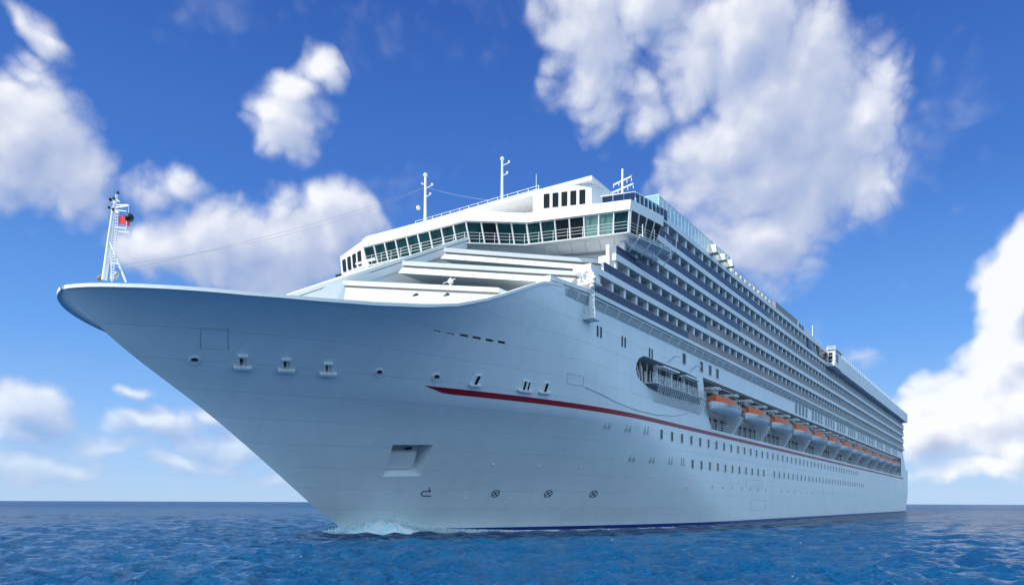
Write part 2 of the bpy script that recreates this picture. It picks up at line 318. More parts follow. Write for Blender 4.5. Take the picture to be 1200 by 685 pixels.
# ---- hull solid
def build_hull():
    SE=333.
    P=[0]+[ (i/70.)**1.7 for i in range(1,71)]
    # columns: dense at the bow, coarser aft
    def sval(p,z): 
        return s0(min(z,17.2))+(SE-s0(min(z,17.2)))*p
    cols=sorted(set([ (i/90.)**2*.42 for i in range(91)]+[.42+.58*i/50. for i in range(51)]))
    zf=[-6,-4,-2,-1,-.5,0,.35]+[1+.65*i for i in range(25)]       # up to 16.6
    rows=[]
    nt_=7
    grid=[]
    for p in cols:
        col=[]
        for z in zf: s=sval(p,z); col.append((s,hw(s,z) if p>0 else 0,z))
        sB=sval(p,17.2); zt=zb(sB)
        for k in range(1,nt_+1):
            z=16.6+(zt-16.6)*k/nt_; s=sval(p,z); col.append((s,hw(s,z) if p>0 else 0,z))
        s,w,z=col[-1]; sd=max(s,s0(17.2)+.5,s0(min(16.1,z-1.1))+.6); wd=max(0,min(w-.5,hw(sd,z-1.1)-.5))
        if p==0: grid.append(col+[(s+.5,0,z),(sd,0,z-1.1),(sd,0,z-1.1)])
        else:
            wi=max(0,w-.45); grid.append(col+[(max(s,s0(17.2)+.5),wi,z),(sd,wd,z-1.1),(sd,0,z-1.1)])
    bm=bmesh.new(); nr=len(grid[0])
    for sgn in (1,-1):
        V=[[bm.verts.new(S(s,sgn*w,z)) for (s,w,z) in c] for c in grid]
        for i in range(len(grid)-1):
            for j in range(nr-1):
                try: bm.faces.new((V[i][j],V[i+1][j],V[i+1][j+1],V[i][j+1]) if sgn>0 else (V[i][j+1],V[i+1][j+1],V[i+1][j],V[i][j]))
                except ValueError: pass
        bot=[bm.verts.new(S(c[0][0],0,c[0][2])) for c in grid]
        for i in range(len(grid)-1):
            bm.faces.new((V[i][0],bot[i],bot[i+1],V[i+1][0]) if sgn>0 else (V[i+1][0],bot[i+1],bot[i],V[i][0]))
        last=[bm.verts.new(S(grid[-1][j][0],0,grid[-1][j][2])) for j in range(nr-3)]
        for j in range(nr-4):
            bm.faces.new((V[-1][j],last[j],last[j+1],V[-1][j+1]) if sgn>0 else (V[-1][j+1],last[j+1],last[j],V[-1][j]))
        # close transom top
        bm.faces.new([V[-1][nr-4],last[nr-4]]+[V[-1][nr-1],V[-1][nr-2],V[-1][nr-3]] if sgn>0 else [V[-1][nr-3],V[-1][nr-2],V[-1][nr-1],last[nr-4],V[-1][nr-4]])
    bmesh.ops.remove_doubles(bm,verts=bm.verts,dist=.004)
    bmesh.ops.dissolve_degenerate(bm,edges=bm.edges,dist=.001)
    bmesh.ops.triangulate(bm,faces=[f for f in bm.faces if len(f.verts)>4])
    bmesh.ops.recalc_face_normals(bm,faces=bm.faces)
    me=bpy.data.meshes.new('hull'); bm.to_mesh(me); bm.free()
    me.materials.append(M['hull']); me.materials.append(M['inner'])
    o=bpy.data.objects.new('hull',me); COL.objects.link(o)
    # openings
    cut=MB()
    def side_cut(poly,w0,w1=20.5): cut.hexa([S(s,w0,z) for s,z in poly],[S(s,w1,z) for s,z in poly],1)
    side_cut([(79.5,13.35),(294,13.35),(294,20.3),(76,20.3),(76.6,17.5)],14.2)
    side_cut([(54.0,18.0),(54.2,18.8),(54.9,19.5),(56.2,20.0),(70,20.05),(73.6,19.9),(75.0,16.3),(61,16.1),(57.6,16.4),(55.4,16.9),(54.4,17.4)],13.4)
    for q,d in CUTS:
        H=[hull_at(*c) for c in q]; c0=[sum(h[k] for h in H)/4 for k in range(3)]; n=hn(c0[0],c0[2])
        out=[(h[0]+n.x*.8,h[1]+n.y*.8,h[2]+n.z*.8) for h in H]
        dd=d if isinstance(d,(list,tuple)) else [d]*4
        inn=[(h[0]-n.x*k,h[1]-n.y*k,h[2]-n.z*k) for h,k in zip(H,dd)]
        if len(dd)==4 and dd[0]!=dd[2]:       # anchor pocket: floor slopes, sides splay
            ci=[sum(h[k] for h in inn)/4 for k in range(3)]
            inn=[tuple(ci[k]+(h[k]-ci[k])*.74 for k in range(3)) for h in inn]
        cut.hexa([S(*p) for p in inn],[S(*p) for p in out],0)
    co=cut.build('cutter',['hull','inner'])
    md=o.modifiers.new('b','BOOLEAN'); md.object=co; md.operation='DIFFERENCE'; md.solver='EXACT'
    dg=bpy.context.evaluated_depsgraph_get(); dg.update()
    me2=bpy.data.meshes.new_from_object(o.evaluated_get(dg)); 
    print('HULL faces',len(me.polygons),'->',len(me2.polygons))
    o.modifiers.clear(); o.data=me2; me2.name='hull'
    bpy.data.objects.remove(co); bpy.data.meshes.remove(me)
    me2.polygons.foreach_set('use_smooth',[True]*len(me2.polygons)); me2.set_sharp_from_angle(angle=R(28))
    o.parent=ship; return o
PQ=lambda x,y,w,h,sk=0:[(x-w/2+sk,y-h/2),(x+w/2+sk,y-h/2),(x+w/2-sk,y+h/2),(x-w/2-sk,y+h/2)]
POCKET=[(459,519.5),(510,519.5),(494,559),(445,560)]
SLOTS=[(511,388,9,2.6),(527,391,9,2.6),(543,393.3,10,3),(558,395.8,10,3),(573,398.6,9,3),(587.3,401,9,3)]
FAIR=[(284,422.5,7.5,11),(335,426,7,10.5),(384,430.5,6.5,10)]
LEAN=[(558,444.5,3.4,9.5,2.2),(613.5,451,2.2,9.5,1.2),(618,452,1.6,9.5,1.2),(638.5,453.5,2.6,9.5,1.4)]
OVAL=[(227.5,421.5,6.2,4),(444,436,4.6,4),(511,441.5,4.6,4)]
CUTS=[(POCKET,[2.6,2.6,1.0,1.0])]
for x,y,w,h_ in SLOTS: CUTS.append(([(x-w/2,y-h_/2-.8),(x+w/2,y-h_/2+.8),(x+w/2,y+h_/2+.8),(x-w/2,y+h_/2-.8)],.6))
for x,y,w,h_ in FAIR: CUTS.append((PQ(x,y,w,h_),1.0))
hull=build_hull()
def hpoly(pts,off,thick,mb,mi=0):       # small plate lying on the hull through points read with hull_at
    H=[hull_at(*c) for c in pts]; n=hn(H[0][0],H[0][2])
    a=[S(h[0]+n.x*off,h[1]+n.y*off,h[2]+n.z*off) for h in H]; b=[S(h[0]+n.x*(off+thick),h[1]+n.y*(off+thick),h[2]+n.z*(off+thick)) for h in H]
    mb.hexa(a,b,mi); return mb
# boot topping and the red stripe
def ribbon(name,mt,sa,sb,za,zt,off,step=1.0,pt=0):
    mb=MB(); ss=list(np.arange(sa,sb,step))+[sb]; V=[]
    for s in ss:
        z0_=za+(zt-za)*max(0,1-(s-sa)/pt) if pt and s-sa<pt else za
        V.append([on_hull(s,z0_,off),on_hull(s,(z0_+zt)/2,off),on_hull(s,zt,off),on_hull(s,zt,-.08),on_hull(s,z0_,-.08)])
    vs=[S(*p) for c in V for p in c]; fs=[]
    for i in range(len(V)-1):
        for j in range(5):
            k=(j+1)%5; fs.append((i*5+j,(i+1)*5+j,(i+1)*5+k,i*5+k))
    mb.add(vs,fs); return mb.build(name,mt,hull,smooth=False)
ribbon('red_stripe','red',25.2,301,12.43,12.92,.03,1.0,2.2)
ribbon('boot_topping','boot',27.0,327,-.7,-.08,.03,1.5)
# bulwark rim at the very top
mb=MB(); 
sl_=[.22,.3,.5,.8,1.0,1.3,1.7,2.0,2.5]+list(np.arange(3,37.5,.8))
for sg in (1,-1):
    V=[]
    for s in sl_:
        w=hw(s,zb(s)); z=zb(s); V+= [S(s,sg*(w+.05),z-.16),S(s,sg*(w+.05),z+.09),S(s,sg*max(0,w-.55),z+.09),S(s,sg*max(0,w-.55),z-.1)]
    fs=[]
    for i in range(len(sl_)-1):
        for j in range(4):
            k=(j+1)%4; fs.append((i*4+j,(i+1)*4+j,(i+1)*4+k,i*4+k))
    mb.add(V,fs)
mb.build('bulwark_rim','white',hull)
# fairleads with frame, roller and ledge
for x,y,w,h_ in FAIR:
    mb=MB()
    hpoly([(x-w/2-2.2,y-h_/2-1.6),(x+w/2+2.2,y-h_/2-1.4),(x+w/2+2.2,y-h_/2+.4),(x-w/2-2.2,y-h_/2+.2)],-.05,.28,mb)
    hpoly([(x-w/2-2.2,y-h_/2),(x-w/2,y-h_/2),(x-w/2,y+h_/2),(x-w/2-2.2,y+h_/2)],-.05,.2,mb)
    hpoly([(x+w/2,y-h_/2),(x+w/2+2.2,y-h_/2),(x+w/2+2.2,y+h_/2),(x+w/2,y+h_/2)],-.05,.2,mb)
    fo=mb.build('fairlead','white',hull)
    mb=MB(); hpoly([(x-w/2-7,y+h_/2-.6),(x+w/2+6.5,y+h_/2+.2),(x+w/2+6.5,y+h_/2+2.6),(x-w/2-7,y+h_/2+1.8)],-.05,.4,mb); mb.build('ledge','white',fo)
    mb=MB(); hpoly(PQ(x-.4,y,w*.5,h_*.86),-.75,.04,mb); mb.build('opening','dark',fo)  # dark plate stands in for the shade inside the fairlead
    s,w_,z=hull_at(x+w*.28,y); n=hn(s,z)
    a=hull_at(x+w*.28,y-h_/2); b=hull_at(x+w*.28,y+h_/2)
    mb=MB(); mb.tube(S(a[0]-n.x*.25,a[1]-n.y*.25,a[2]),S(b[0]-n.x*.25,b[1]-n.y*.25,b[2]),.13,n=10); mb.build('roller','white',fo,smooth=True)
for x,y,w,h_,sk in LEAN:
    mb=MB(); hpoly([(x-w/2+sk-1,y-h_/2-1.2),(x+w/2+sk+2,y-h_/2-1),(x+w/2-sk+2,y+h_/2),(x-w/2-sk-1,y+h_/2)],-.05,.2,mb); fo=mb.build('fairlead','white',hull)
    mb=MB(); hpoly(PQ(x,y,w,h_,sk),.0,.18,mb); mb.build('opening','dark',fo)  # no hole here: dark plate paints the shade of one
    mb=MB(); hpoly([(x-w/2-sk-5,y+h_/2-.3),(x+w/2-sk+5,y+h_/2+.5),(x+w/2-sk+5,y+h_/2+2.4),(x-w/2-sk-5,y+h_/2+1.6)],-.05,.4,mb); mb.build('ledge','white',fo)
for x,y,rx,ry in OVAL:
    def ring(k,dx=0,dy=0): return [(x+dx+rx*k*math.cos(t)*1.0,y+dy+ry*k*math.sin(t)) for t in [2*math.pi*i/18 for i in range(18)]]
    mb=MB(); H=[hull_at(*c) for c in ring(1.15)]; Hi=[hull_at(*c) for c in ring(.8)]; n=hn(H[0][0],H[0][2])
    def sh(h,o_): return S(h[0]+n.x*o_,h[1]+n.y*o_,h[2]+n.z*o_)
    vs=[sh(h,-.05) for h in H]+[sh(h,.1) for h in H]+[sh(h,.1) for h in Hi]+[sh(h,-.02) for h in Hi]; fs=[]
    for i in range(18):
        j=(i+1)%18
        for k in range(3): fs.append((k*18+i,k*18+j,(k+1)*18+j,(k+1)*18+i))
    mb.add(vs,fs); fo=mb.build('hawse_pipe','white',hull,smooth=True)
    mb=MB(); hpoly(ring(.82),-.0,.04,mb); mb.build('liner','inner',fo)
    mb=MB(); hpoly([(x-rx*.7,y-ry*.05),(x-rx*.45,y-ry*.62),(x+rx*.35,y-ry*.7),(x+rx*.66,y-ry*.1),(x+rx*.1,y+ry*.1)],.0,.06,mb); mb.build('opening','dark',fo)  # shade in the pipe mouth painted as a dark plate
# slots: black backs paint the shade inside, two forward cream ones the lit deck
for i,(x,y,w,h_) in enumerate(SLOTS):
    mb=MB(); hpoly([(x-w/2+.2,y-h_/2-.6),(x+w/2-.2,y-h_/2+.8),(x+w/2-.2,y+h_/2+.6),(x-w/2+.2,y+h_/2-.8)],-.2,.03,mb)
    o=mb.build('deck_slot','cream' if i<2 else 'black',hull)
    if i<2: o['label']='bulwark slot backed with cream plate standing for the lit deck'
# panel outlines (shell doors)
def outline(pts,name,t=.05,mt='grey'):
    mb=MB(); H=[hull_at(*c) for c in pts]
    for a,b in zip(H,H[1:]+H[:1]):
        na=8
        for k in range(na):
            p=[a[i]+(b[i]-a[i])*k/na for i in range(3)]; q=[a[i]+(b[i]-a[i])*(k+1)/na for i in range(3)]
            p[1]=hw(p[0],p[2])+.005;q[1]=hw(q[0],q[2])+.005
            mb.tube(S(*p),S(*q),t,n=4)
    return mb.build(name,mt,hull)
outline([(235,384),(267,385),(267,409),(234,408)],'shell_door',.035)
outline([(664,437),(683,441),(683,452),(664,449)],'shell_door',.025)
outline([(874,561),(893,563),(893,571),(874,570)],'shell_door',.03)
outline([(880,585),(897,585.5),(897,597),(880,597)],'shell_door',.03)
# anchor in its pocket
H=[hull_at(*c) for c in POCKET]; pc=[sum(h[k] for h in H)/4 for k in range(3)]; pn=hn(pc[0],pc[2])
def pk(px,py,dep): h=hull_at(px,py); return S(h[0]-pn.x*dep,h[1]-pn.y*dep,h[2]-pn.z*dep)
mb=MB(); q=[(456,535),(491,535),(485,554),(452,555)]
mb.hexa([pk(x,y,1.25) for x,y in q],[pk(x,y,.75) for x,y in q]); an=mb.build('anchor','slab',hull,bevel=.06)
mb=MB(); arc=[(463,533),(466,526),(470,521),(482,520.5),(486,525)]
for a,b in zip(arc,arc[1:]): mb.tube(pk(*a,1.5),pk(*b,1.5),.07,n=6)
mb.build('chain','grey',an)
mb=MB(); mb.tube(pk(479,534,1.3),pk(487,533,1.3),.12,n=6); mb.build('shackle','black',an)
# thruster marks
def mark(ptsets,t=.07):
    mb=MB()
    for pts in ptsets:
        P=[on_hull(*(lambda h:(h[0],h[2]))(hull_at(*c)),.01) for c in pts]
        for a,b in zip(P,P[1:]): mb.tube(S(*a),S(*b),t,n=4)
    mb.build('thruster_mark','mark',hull)
def ell(x,y,rx,ry,a): return [(x+rx*math.cos(t)*math.cos(a)-ry*math.sin(t)*math.sin(a),y+rx*math.cos(t)*math.sin(a)+ry*math.sin(t)*math.cos(a)) for t in [2*math.pi*i/16 for i in range(17)]]
mark([[(505,580.5),(495,580.5),(493.5,578),(496,575),(504,575.5),(502.5,571)]],.06)
for (x,y,r) in ((580.5,577.8,5.2),(642.5,577.8,5.0),(695.5,578.3,4.7)):
    a=R(-35); mark([ell(x,y,r,3.3,a),[(x-r*.75*math.cos(a),y-r*.75*math.sin(a)),(x+r*.75*math.cos(a),y+r*.75*math.sin(a))],[(x-1.7,y-2.3),(x+1.7,y+2.3)]],.05)
for (x,y) in ((465,603),(545,583),(545.5,580),(578,544),(631,546),(680,547),(620,614),(598,583.3),(815,585)):
    mb=MB(); h=hull_at(x,y); mb.ball(S(*h),.11,nu=8,nv=6); mb.build('hull_fitting','slab',hull)
mb=MB(); hpoly([(802,571),(806,561),(810,562),(807,571.5)],0,.05,mb); mb.build('small_hatch','white',hull)
# windows on the hull side
def window_mesh(w,h,frame,glass,parent,name,s,z,wl=17.72):
    mb=MB(); x,y,_=S(s,wl,z)
    fr=.045
    for a,b in (((-w/2-fr,-h/2-fr),(w/2+fr,-h/2)),((-w/2-fr,h/2),(w/2+fr,h/2+fr)),((-w/2-fr,-h/2),(-w/2,h/2)),((w/2,-h/2),(w/2+fr,h/2))):
        mb.box((x+a[0],y+.1,z+a[1]),(x+b[0],y-.05,z+b[1]),0)
    f=mb.build(name,frame,parent,loc=(x,y,z))
    g=MB(); g.box((-w/2,.05,-h/2),(w/2,-.012,h/2)); p=g.build('pane',glass,f); return f
def window_row(first,positions,name):
    for s,z in positions:
        w_=hw(s,z)+.0
        c=first.copy(); COL.objects.link(c); x,y,_=S(s,w_+.02,z); c.location=(x,y,z)
        # follow the curve of the hull
        d=(hw(s+.5,z)-hw(s-.5,z)); c.rotation_euler=(0,0,-math.atan(d))
        for ch in pane_of[first.name]:
            k=ch.copy(); COL.objects.link(k); k.parent=c
pane_of={}
rowA=[(61.4+3.372*i,11.15) for i in range(42)]
rowB=[(72+3.42*i,7.95) for i in range(11)]+[(113.0+3.42*i,7.95) for i in range(29)]
w0=window_mesh(.75,1.15,'slab','dark',hull,'hull_window',rowA[0][0],rowA[0][1]); pane_of[w0.name]=list(w0.children)
d=(hw(rowA[0][0]+.5,11.15)-hw(rowA[0][0]-.5,11.15)); x,y,_=S(rowA[0][0],hw(*rowA[0])+.02,0); w0.location=(x,y,rowA[0][1]); w0.rotation_euler=(0,0,-math.atan(d))
window_row(w0,rowA[1:]+rowB,'hull_window')
def closed(s,z):
    for k in (0,.75):
        mb=MB(); a=on_hull(s+k,z,.03); mb.box((a[0]-OX-.09,-a[1]-.03,z-.5),(a[0]-OX+.09,-a[1]+.12,z+.5)); mb.build('deadlight','grey',hull)
for s in (48.5,52.6,56.8): closed(s,11.35)
for s in (55.5,59.8,64.5,68.2): closed(s,8.1)
w1=window_mesh(1.15,1.35,'slab','dark',hull,'promenade_window',68.8,21.7); pane_of[w1.name]=list(w1.children)
window_row(w1,[(75.3,21.7),(78.8,21.7),(81.9,21.7)],'promenade_window')
w2=window_mesh(1.5,1.9,'slab','dark',hull,'lounge_window',129,21.7); pane_of[w2.name]=list(w2.children)
g=[]
for a,n_ in ((129,4),(143.6,4),(157,4),(171,4),(185.5,4),(199.5,5),(216,5),(234,5),(252,5),(270,5)): g+=[(a+2.9*i,21.7) for i in range(n_)]
window_row(w2,g[1:],'lounge_window')
for s in list(np.arange(80,112,4.6))+list(np.arange(118,210,5.2)):
    mb=MB(); a=on_hull(s,5.0,.02); mb.tube((a[0]-OX,-a[1]-.02,5),(a[0]-OX,-a[1]+.1,5),.2,n=12); mb.build('porthole','inner',hull)
for s,z in ((44.6,20.6),(50.4,20.6),(57.8,20.6)):
    for k in (0,.75):
        mb=MB(); a=on_hull(s+k,z,.03); mb.box((a[0]-OX-.13,-a[1]-.03,z-.55),(a[0]-OX+.13,-a[1]+.1,z+.6)); mb.build('narrow_window','dark',hull)

# ------------------------------------------------------------------ superstructure
LV=[23.9,26.6,29.2,31.9,34.7,37.5]; SWS=18.3; AFT=297.
sup=MB(); sup.box(S(44.5,16.3,23.9),S(47,16.1,26.9)); sup.box(S(47,16.3,23.9),S(55,16.1,26.9)); sup.box(S(50,16.2,26.9),S(55,16.0,31.0)); sup.box(S(55,16.3,22.9),S(62,-17.0,31.0)); sup.box(S(60.5,16.3,31.0),S(62,-17,37.2)); sup.box(S(62,16.3,22.9),S(AFT-1,-17.0,37.2)); sup=sup.build('superstructure','wall',ship)
start=[35.5,42.0,47.6,55.5,57.5,58.0]
for i,z in enumerate(LV):
    a=start[i]; mb=MB()
    ze=.30
    if i==0:
        # base slab tapers into the flared hull forward
        poly=[(35.5,17.5),(42,SWS+.15),(AFT+1,SWS+.15),(AFT+1,15.9),(35.5,15.9)]
        mb.prism([S(s,w,0)[:2] for s,w in poly],z-.12,z+.28)
        poly=[(35.5,17.4),(42,SWS-.1),(AFT+1,SWS-.1),(AFT+1,15.9),(35.5,15.9)]
        mb.prism([S(s,w,0)[:2] for s,w in poly],z-.36,z-.16)
    else:
        mb.prism([S(s,w,0)[:2] for s,w in ((a,SWS),(AFT,SWS),(AFT,-17.2),(a,-17.2))] if i==5 else [S(s,w,0)[:2] for s,w in ((a,SWS),(AFT,SWS),(AFT,16.2),(a,16.2))],z-.34,z+.34)
    mb.build('deck_slab','slab',ship)
# sloping soffit with brackets under the lowest balcony deck
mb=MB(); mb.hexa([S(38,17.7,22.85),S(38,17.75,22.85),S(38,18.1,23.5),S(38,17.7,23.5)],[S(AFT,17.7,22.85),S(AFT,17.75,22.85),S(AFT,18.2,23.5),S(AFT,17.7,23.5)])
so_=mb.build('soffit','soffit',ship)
br=MB(); br.hexa([(-.08,.0,22.7),(-.08,-.05,22.7),(-.08,-.6,23.53),(-.08,.0,23.53)],[(.08,0,22.7),(.08,-.05,22.7),(.08,-.6,23.53),(.08,0,23.53)])
br0=br.build('bracket','slab',so_); br0.location=(S(40,17.7,0)[0],-17.7,0)
nb=0; stuff=MB()
for s in np.arange(43,AFT,2.9):
    nb+=1
    if nb<90: clone(br0,(s-OX,-17.7,0),so_)
# balcony glass, dividers and doors
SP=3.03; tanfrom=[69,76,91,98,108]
topend=[AFT,AFT,AFT,AFT,160.]
first_div=None; first_door=None; cnt=0; divs=[]
for i in range(5):
    z=LV[i]; z2=LV[i+1]; a=start[i]+ (6.8 if i==0 else 3.0 if i==1 else .3); e=AFT-.6
    # glass: navy forward, reflection painted in as solid tan aft, one pane per cabin
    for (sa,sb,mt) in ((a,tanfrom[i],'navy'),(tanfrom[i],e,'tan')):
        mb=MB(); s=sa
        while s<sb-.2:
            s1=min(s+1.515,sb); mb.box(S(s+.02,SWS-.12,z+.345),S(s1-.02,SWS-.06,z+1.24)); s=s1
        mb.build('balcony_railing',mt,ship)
    mb=MB(); mb.box(S(a,SWS-.14,z+1.245),S(e,SWS-.02,z+1.30)); mb.build('handrail','grey',ship)
    for k in range(200):
        s=44.2+SP*k+ (0.9 if i%2 else 0)
        if s<a+.5 or s>e or (i==1 and s<48): continue
        big=(s+SP*.5)
        divs.append((s,z+.34,z2-.34,i))
divs.sort(key=lambda d_:d_[0])
bulkd=MB(); bulkg=MB(); 
for n_,(s,za,zt,i) in enumerate(divs):
    hgt=zt-za
    x=s-OX
    def div(mb): mb.box((x-.07,-(SWS-.75),za),(x+.07,-16.3,zt)); mb.box((x-.24,-(SWS-.2),za),(x+.24,-(SWS-.75)+.003,zt)); return mb
    def door(mb): mb.box((x+.45,-16.36,za),(x+1.9,-16.28,zt-.35)); return mb
    def chair(mb): return mb
    if n_<98:
        div(MB()).build('balcony_divider','slab',ship); door(MB()).build('balcony_door','curtain' if random.random()<.22 else 'dark',ship)
    else: div(bulkd); door(bulkg)
bulkd.build('balcony_divider','slab',ship,kind='stuff'); bulkg.build('balcony_door','dark',ship,kind='stuff')
# big overhanging band aft
mb=MB(); mb.box(S(163,SWS+1.2,34.3),S(AFT+.5,15,37.6)); mb.build('aft_fascia','slab',ship)
for s in (190,215,240,266): 
    mb=MB(); mb.box(S(s,SWS+1.215,34.4),S(s+.12,SWS+1.19,37.4)); mb.build('panel_seam','grey',ship)
mb=MB()
for s in np.arange(164,AFT,3.2): mb.tube(S(s,SWS+1,37.6),S(s,SWS+1,38.5),.04,n=4)
mb.tube(S(164,SWS+1,38.5),S(AFT,SWS+1,38.5),.05,n=4); mb.tube(S(164,SWS+1,38.1),S(AFT,SWS+1,38.1),.03,n=4); mb.build('aft_railing','white',ship)
# box shaped docking platform amidships
mb=MB(); mb.box(S(155,SWS,34.2),S(163,SWS+1.6,37.9)); mb.box(S(154.6,SWS,37.9),S(163.2,SWS+1.9,38.25)); dp=mb.build('docking_platform','white',ship)
mb=MB(); mb.box(S(154.95,SWS+.4,35.1),S(155.05,SWS+1.2,37.2)); mb.box(S(157,SWS+1.58,35.2),S(159.5,SWS+1.63,37.2)); mb.build('window','dark',dp)
mb=MB(); 
for s in (154.2,): 
    for w in (SWS+.2,SWS+1.9): mb.tube(S(s,w,34.3),S(s,w,38.6),.06,n=6)
    for z in (34.4,35.4,36.4,37.4,38.5): mb.tube(S(s,SWS+.2,z),S(s,SWS+1.9,z),.05,n=6)
mb.build('ladder_frame','white',dp)
for a_,b_ in ((136,139.5),(146,152.5)): mb=MB(); mb.box(S(a_,SWS+.05,35.2),S(b_,SWS+.12,37.0)); mb.build('dark_screen','dark',ship)
# upper deck walls behind the rail
mb=MB(); mb.prism([S(s,w,0)[:2] for s,w in ((112,SWS-.2),(128,SWS-.2),(128,8),(112,8))],37.84,39.2); 
mb.build('deckhouse','tan',ship)
mb=MB(); mb.hexa([S(128.02,SWS-.2,37.84),S(128.02,8,37.84),S(128.02,8,39.1),S(128.02,SWS-.2,39.1)],[S(152,SWS-.2,37.84),S(152,8,37.84),S(152,8,38.2),S(152,SWS-.2,38.2)]); mb.build('sloping_bulwark','slab',ship)
for k in range(2):
    mb=MB(); mb.box(S(129.5+2.2*k,SWS-.22,37.95),S(131+2.2*k,SWS-.14,38.85)); mb.build('window','dark',ship)
# glass windscreens round the top deck
def screens(p,q,n_,z0,z1,name='windscreen_panel'):
    p=Vector(p);q=Vector(q); fr=MB()
    for k in range(n_+1):
        c=p+(q-p)*k/n_; fr.tube(S(c.x,c.y,z0),S(c.x,c.y,z1),.055,n=6)
        if k<n_:
            e=p+(q-p)*(k+1)/n_; g=MB(); d=(e-c).normalized()*.05; a_=c+d;b_=e-d; o_=Vector((-d.y,d.x)).normalized()*.02
            g.hexa([S(a_.x-o_.x,a_.y-o_.y,z0+.15),S(b_.x-o_.x,b_.y-o_.y,z0+.15),S(b_.x+o_.x,b_.y+o_.y,z0+.15),S(a_.x+o_.x,a_.y+o_.y,z0+.15)],
                   [S(a_.x-o_.x,a_.y-o_.y,z1-.08),S(b_.x-o_.x,b_.y-o_.y,z1-.08),S(b_.x+o_.x,b_.y+o_.y,z1-.08),S(a_.x+o_.x,a_.y+o_.y,z1-.08)]); g.build(name,'cyan',ship)
    fr.tube(S(p.x,p.y,z1),S(q.x,q.y,z1),.06,n=6); fr.build('windscreen_frame','slab',ship)
screens((60,17.9),(87,17.9),22,37.84,40.15)
screens((58.5,9.5),(60,17.9),5,38.6,40.3)
mb=MB(); mb.prism([S(s,w,0)[:2] for s,w in ((57.6,9.5),(58.4,13),(59.6,16.4),(61,17.6),(64,17.2),(64,9.5))],37.84,38.6); mb.build('curved_coaming','white',ship)
# folding chairs with white frames along the screen
chair=MB()
for dx in (-.3,.3):
    chair.tube((dx,-.35,0),(dx,.3,.95),.04,n=5); chair.tube((dx,.3,0),(dx,-.35,.5),.04,n=5)
chair.tube((-.3,.3,.95),(.3,.3,.95),.04,n=5)
mb=MB(); mb.box((-.28,-.35,.42),(.28,.2,.48)); mb.box((-.28,.2,.5),(.28,.27,.95))
n_=0
for s in np.arange(61.5,76,1.3):
    t=bpy.data.objects.new('deck_chair',None); COL.objects.link(t)
    P_=ship.location+Quaternion((0,0,1),math.pi/2-TH)@Vector(S(s,16.9,37.84))
    t.location=P_; t.rotation_euler=(0,0,math.pi/2-TH+math.pi)
    if n_==0:
        a=chair.build('chair_frame','white',t); b=mb.build('chair_seat','mauve',t); proto=(a,b)
    else:
        for q_ in proto: k=q_.copy(); COL.objects.link(k); k.parent=t
    tag(t,'white framed deck chair with mauve fabric behind the top deck windscreen','chair','deck chairs behind the windscreen'); n_+=1
def world(s,w,z): return ship.location+Quaternion((0,0,1),math.pi/2-TH)@Vector(S(s,w,z))
# pale covered lockers and life raft canisters beyond the screens
names=['largest cream covered locker standing where the windscreen ends','second cream covered locker, just aft of the largest one','low cream covered locker at the aft end of the pair']
for k,(s,hh,ww) in enumerate(((77.5,1.25,1.3),(81.2,1.0,1.1),(84.6,1.05,1.0))):
    mb=MB(); mb.hexa([(-ww/2,-.8,0),(ww/2,-.8,0),(ww/2,.8,0),(-ww/2,.8,0)],[(-ww*.36,-.6,hh),(ww*.4,-.5,hh*.9),(ww*.4,.5,hh*.95),(-ww*.36,.6,hh*1.05)])
    o=mb.build('covered_locker','cream',None,bevel=.09); o.location=world(s,18.5,37.84); o.rotation_euler=(0,0,math.pi/2-TH); tag(o,names[k],'locker','covered lockers on the top deck edge')
can=MB(); can.tube((-.65,0,.55),(.65,0,.55),.42,n=14); can.ball((-.65,0,.55),.42,(.4,1,1)); can.ball((.65,0,.55),.42,(.4,1,1))
rack=MB()
for dx in (-.4,.4): rack.box((dx-.05,-.45,0),(dx+.05,.45,.16)); 
pc0=None
for k,s in enumerate(np.arange(88.5,112,2.35)):
    t=bpy.data.objects.new('life_raft_canister',None); COL.objects.link(t); t.location=world(s,17.6,37.86); t.rotation_euler=(0,0,math.pi/2-TH)
    if pc0 is None: pc0=(can.build('canister','cream',t,smooth=True),rack.build('cradle','grey',t))
    else:
        for q_ in pc0: c=q_.copy(); COL.objects.link(c); c.parent=t
    tag(t,'pale life raft canister lying in a cradle along the top deck edge','life raft','life raft canisters on the top deck')
mb=MB()
for s in np.arange(88,152,2.0): mb.tube(S(s,18.1,37.84),S(s,18.1,38.9),.035,n=4)
for z in (38.2,38.55,38.9): mb.tube(S(88,18.1,z),S(112 if z<38.6 else 128,18.1,z),.03,n=4)
mb.build('upper_railing','grey',ship)

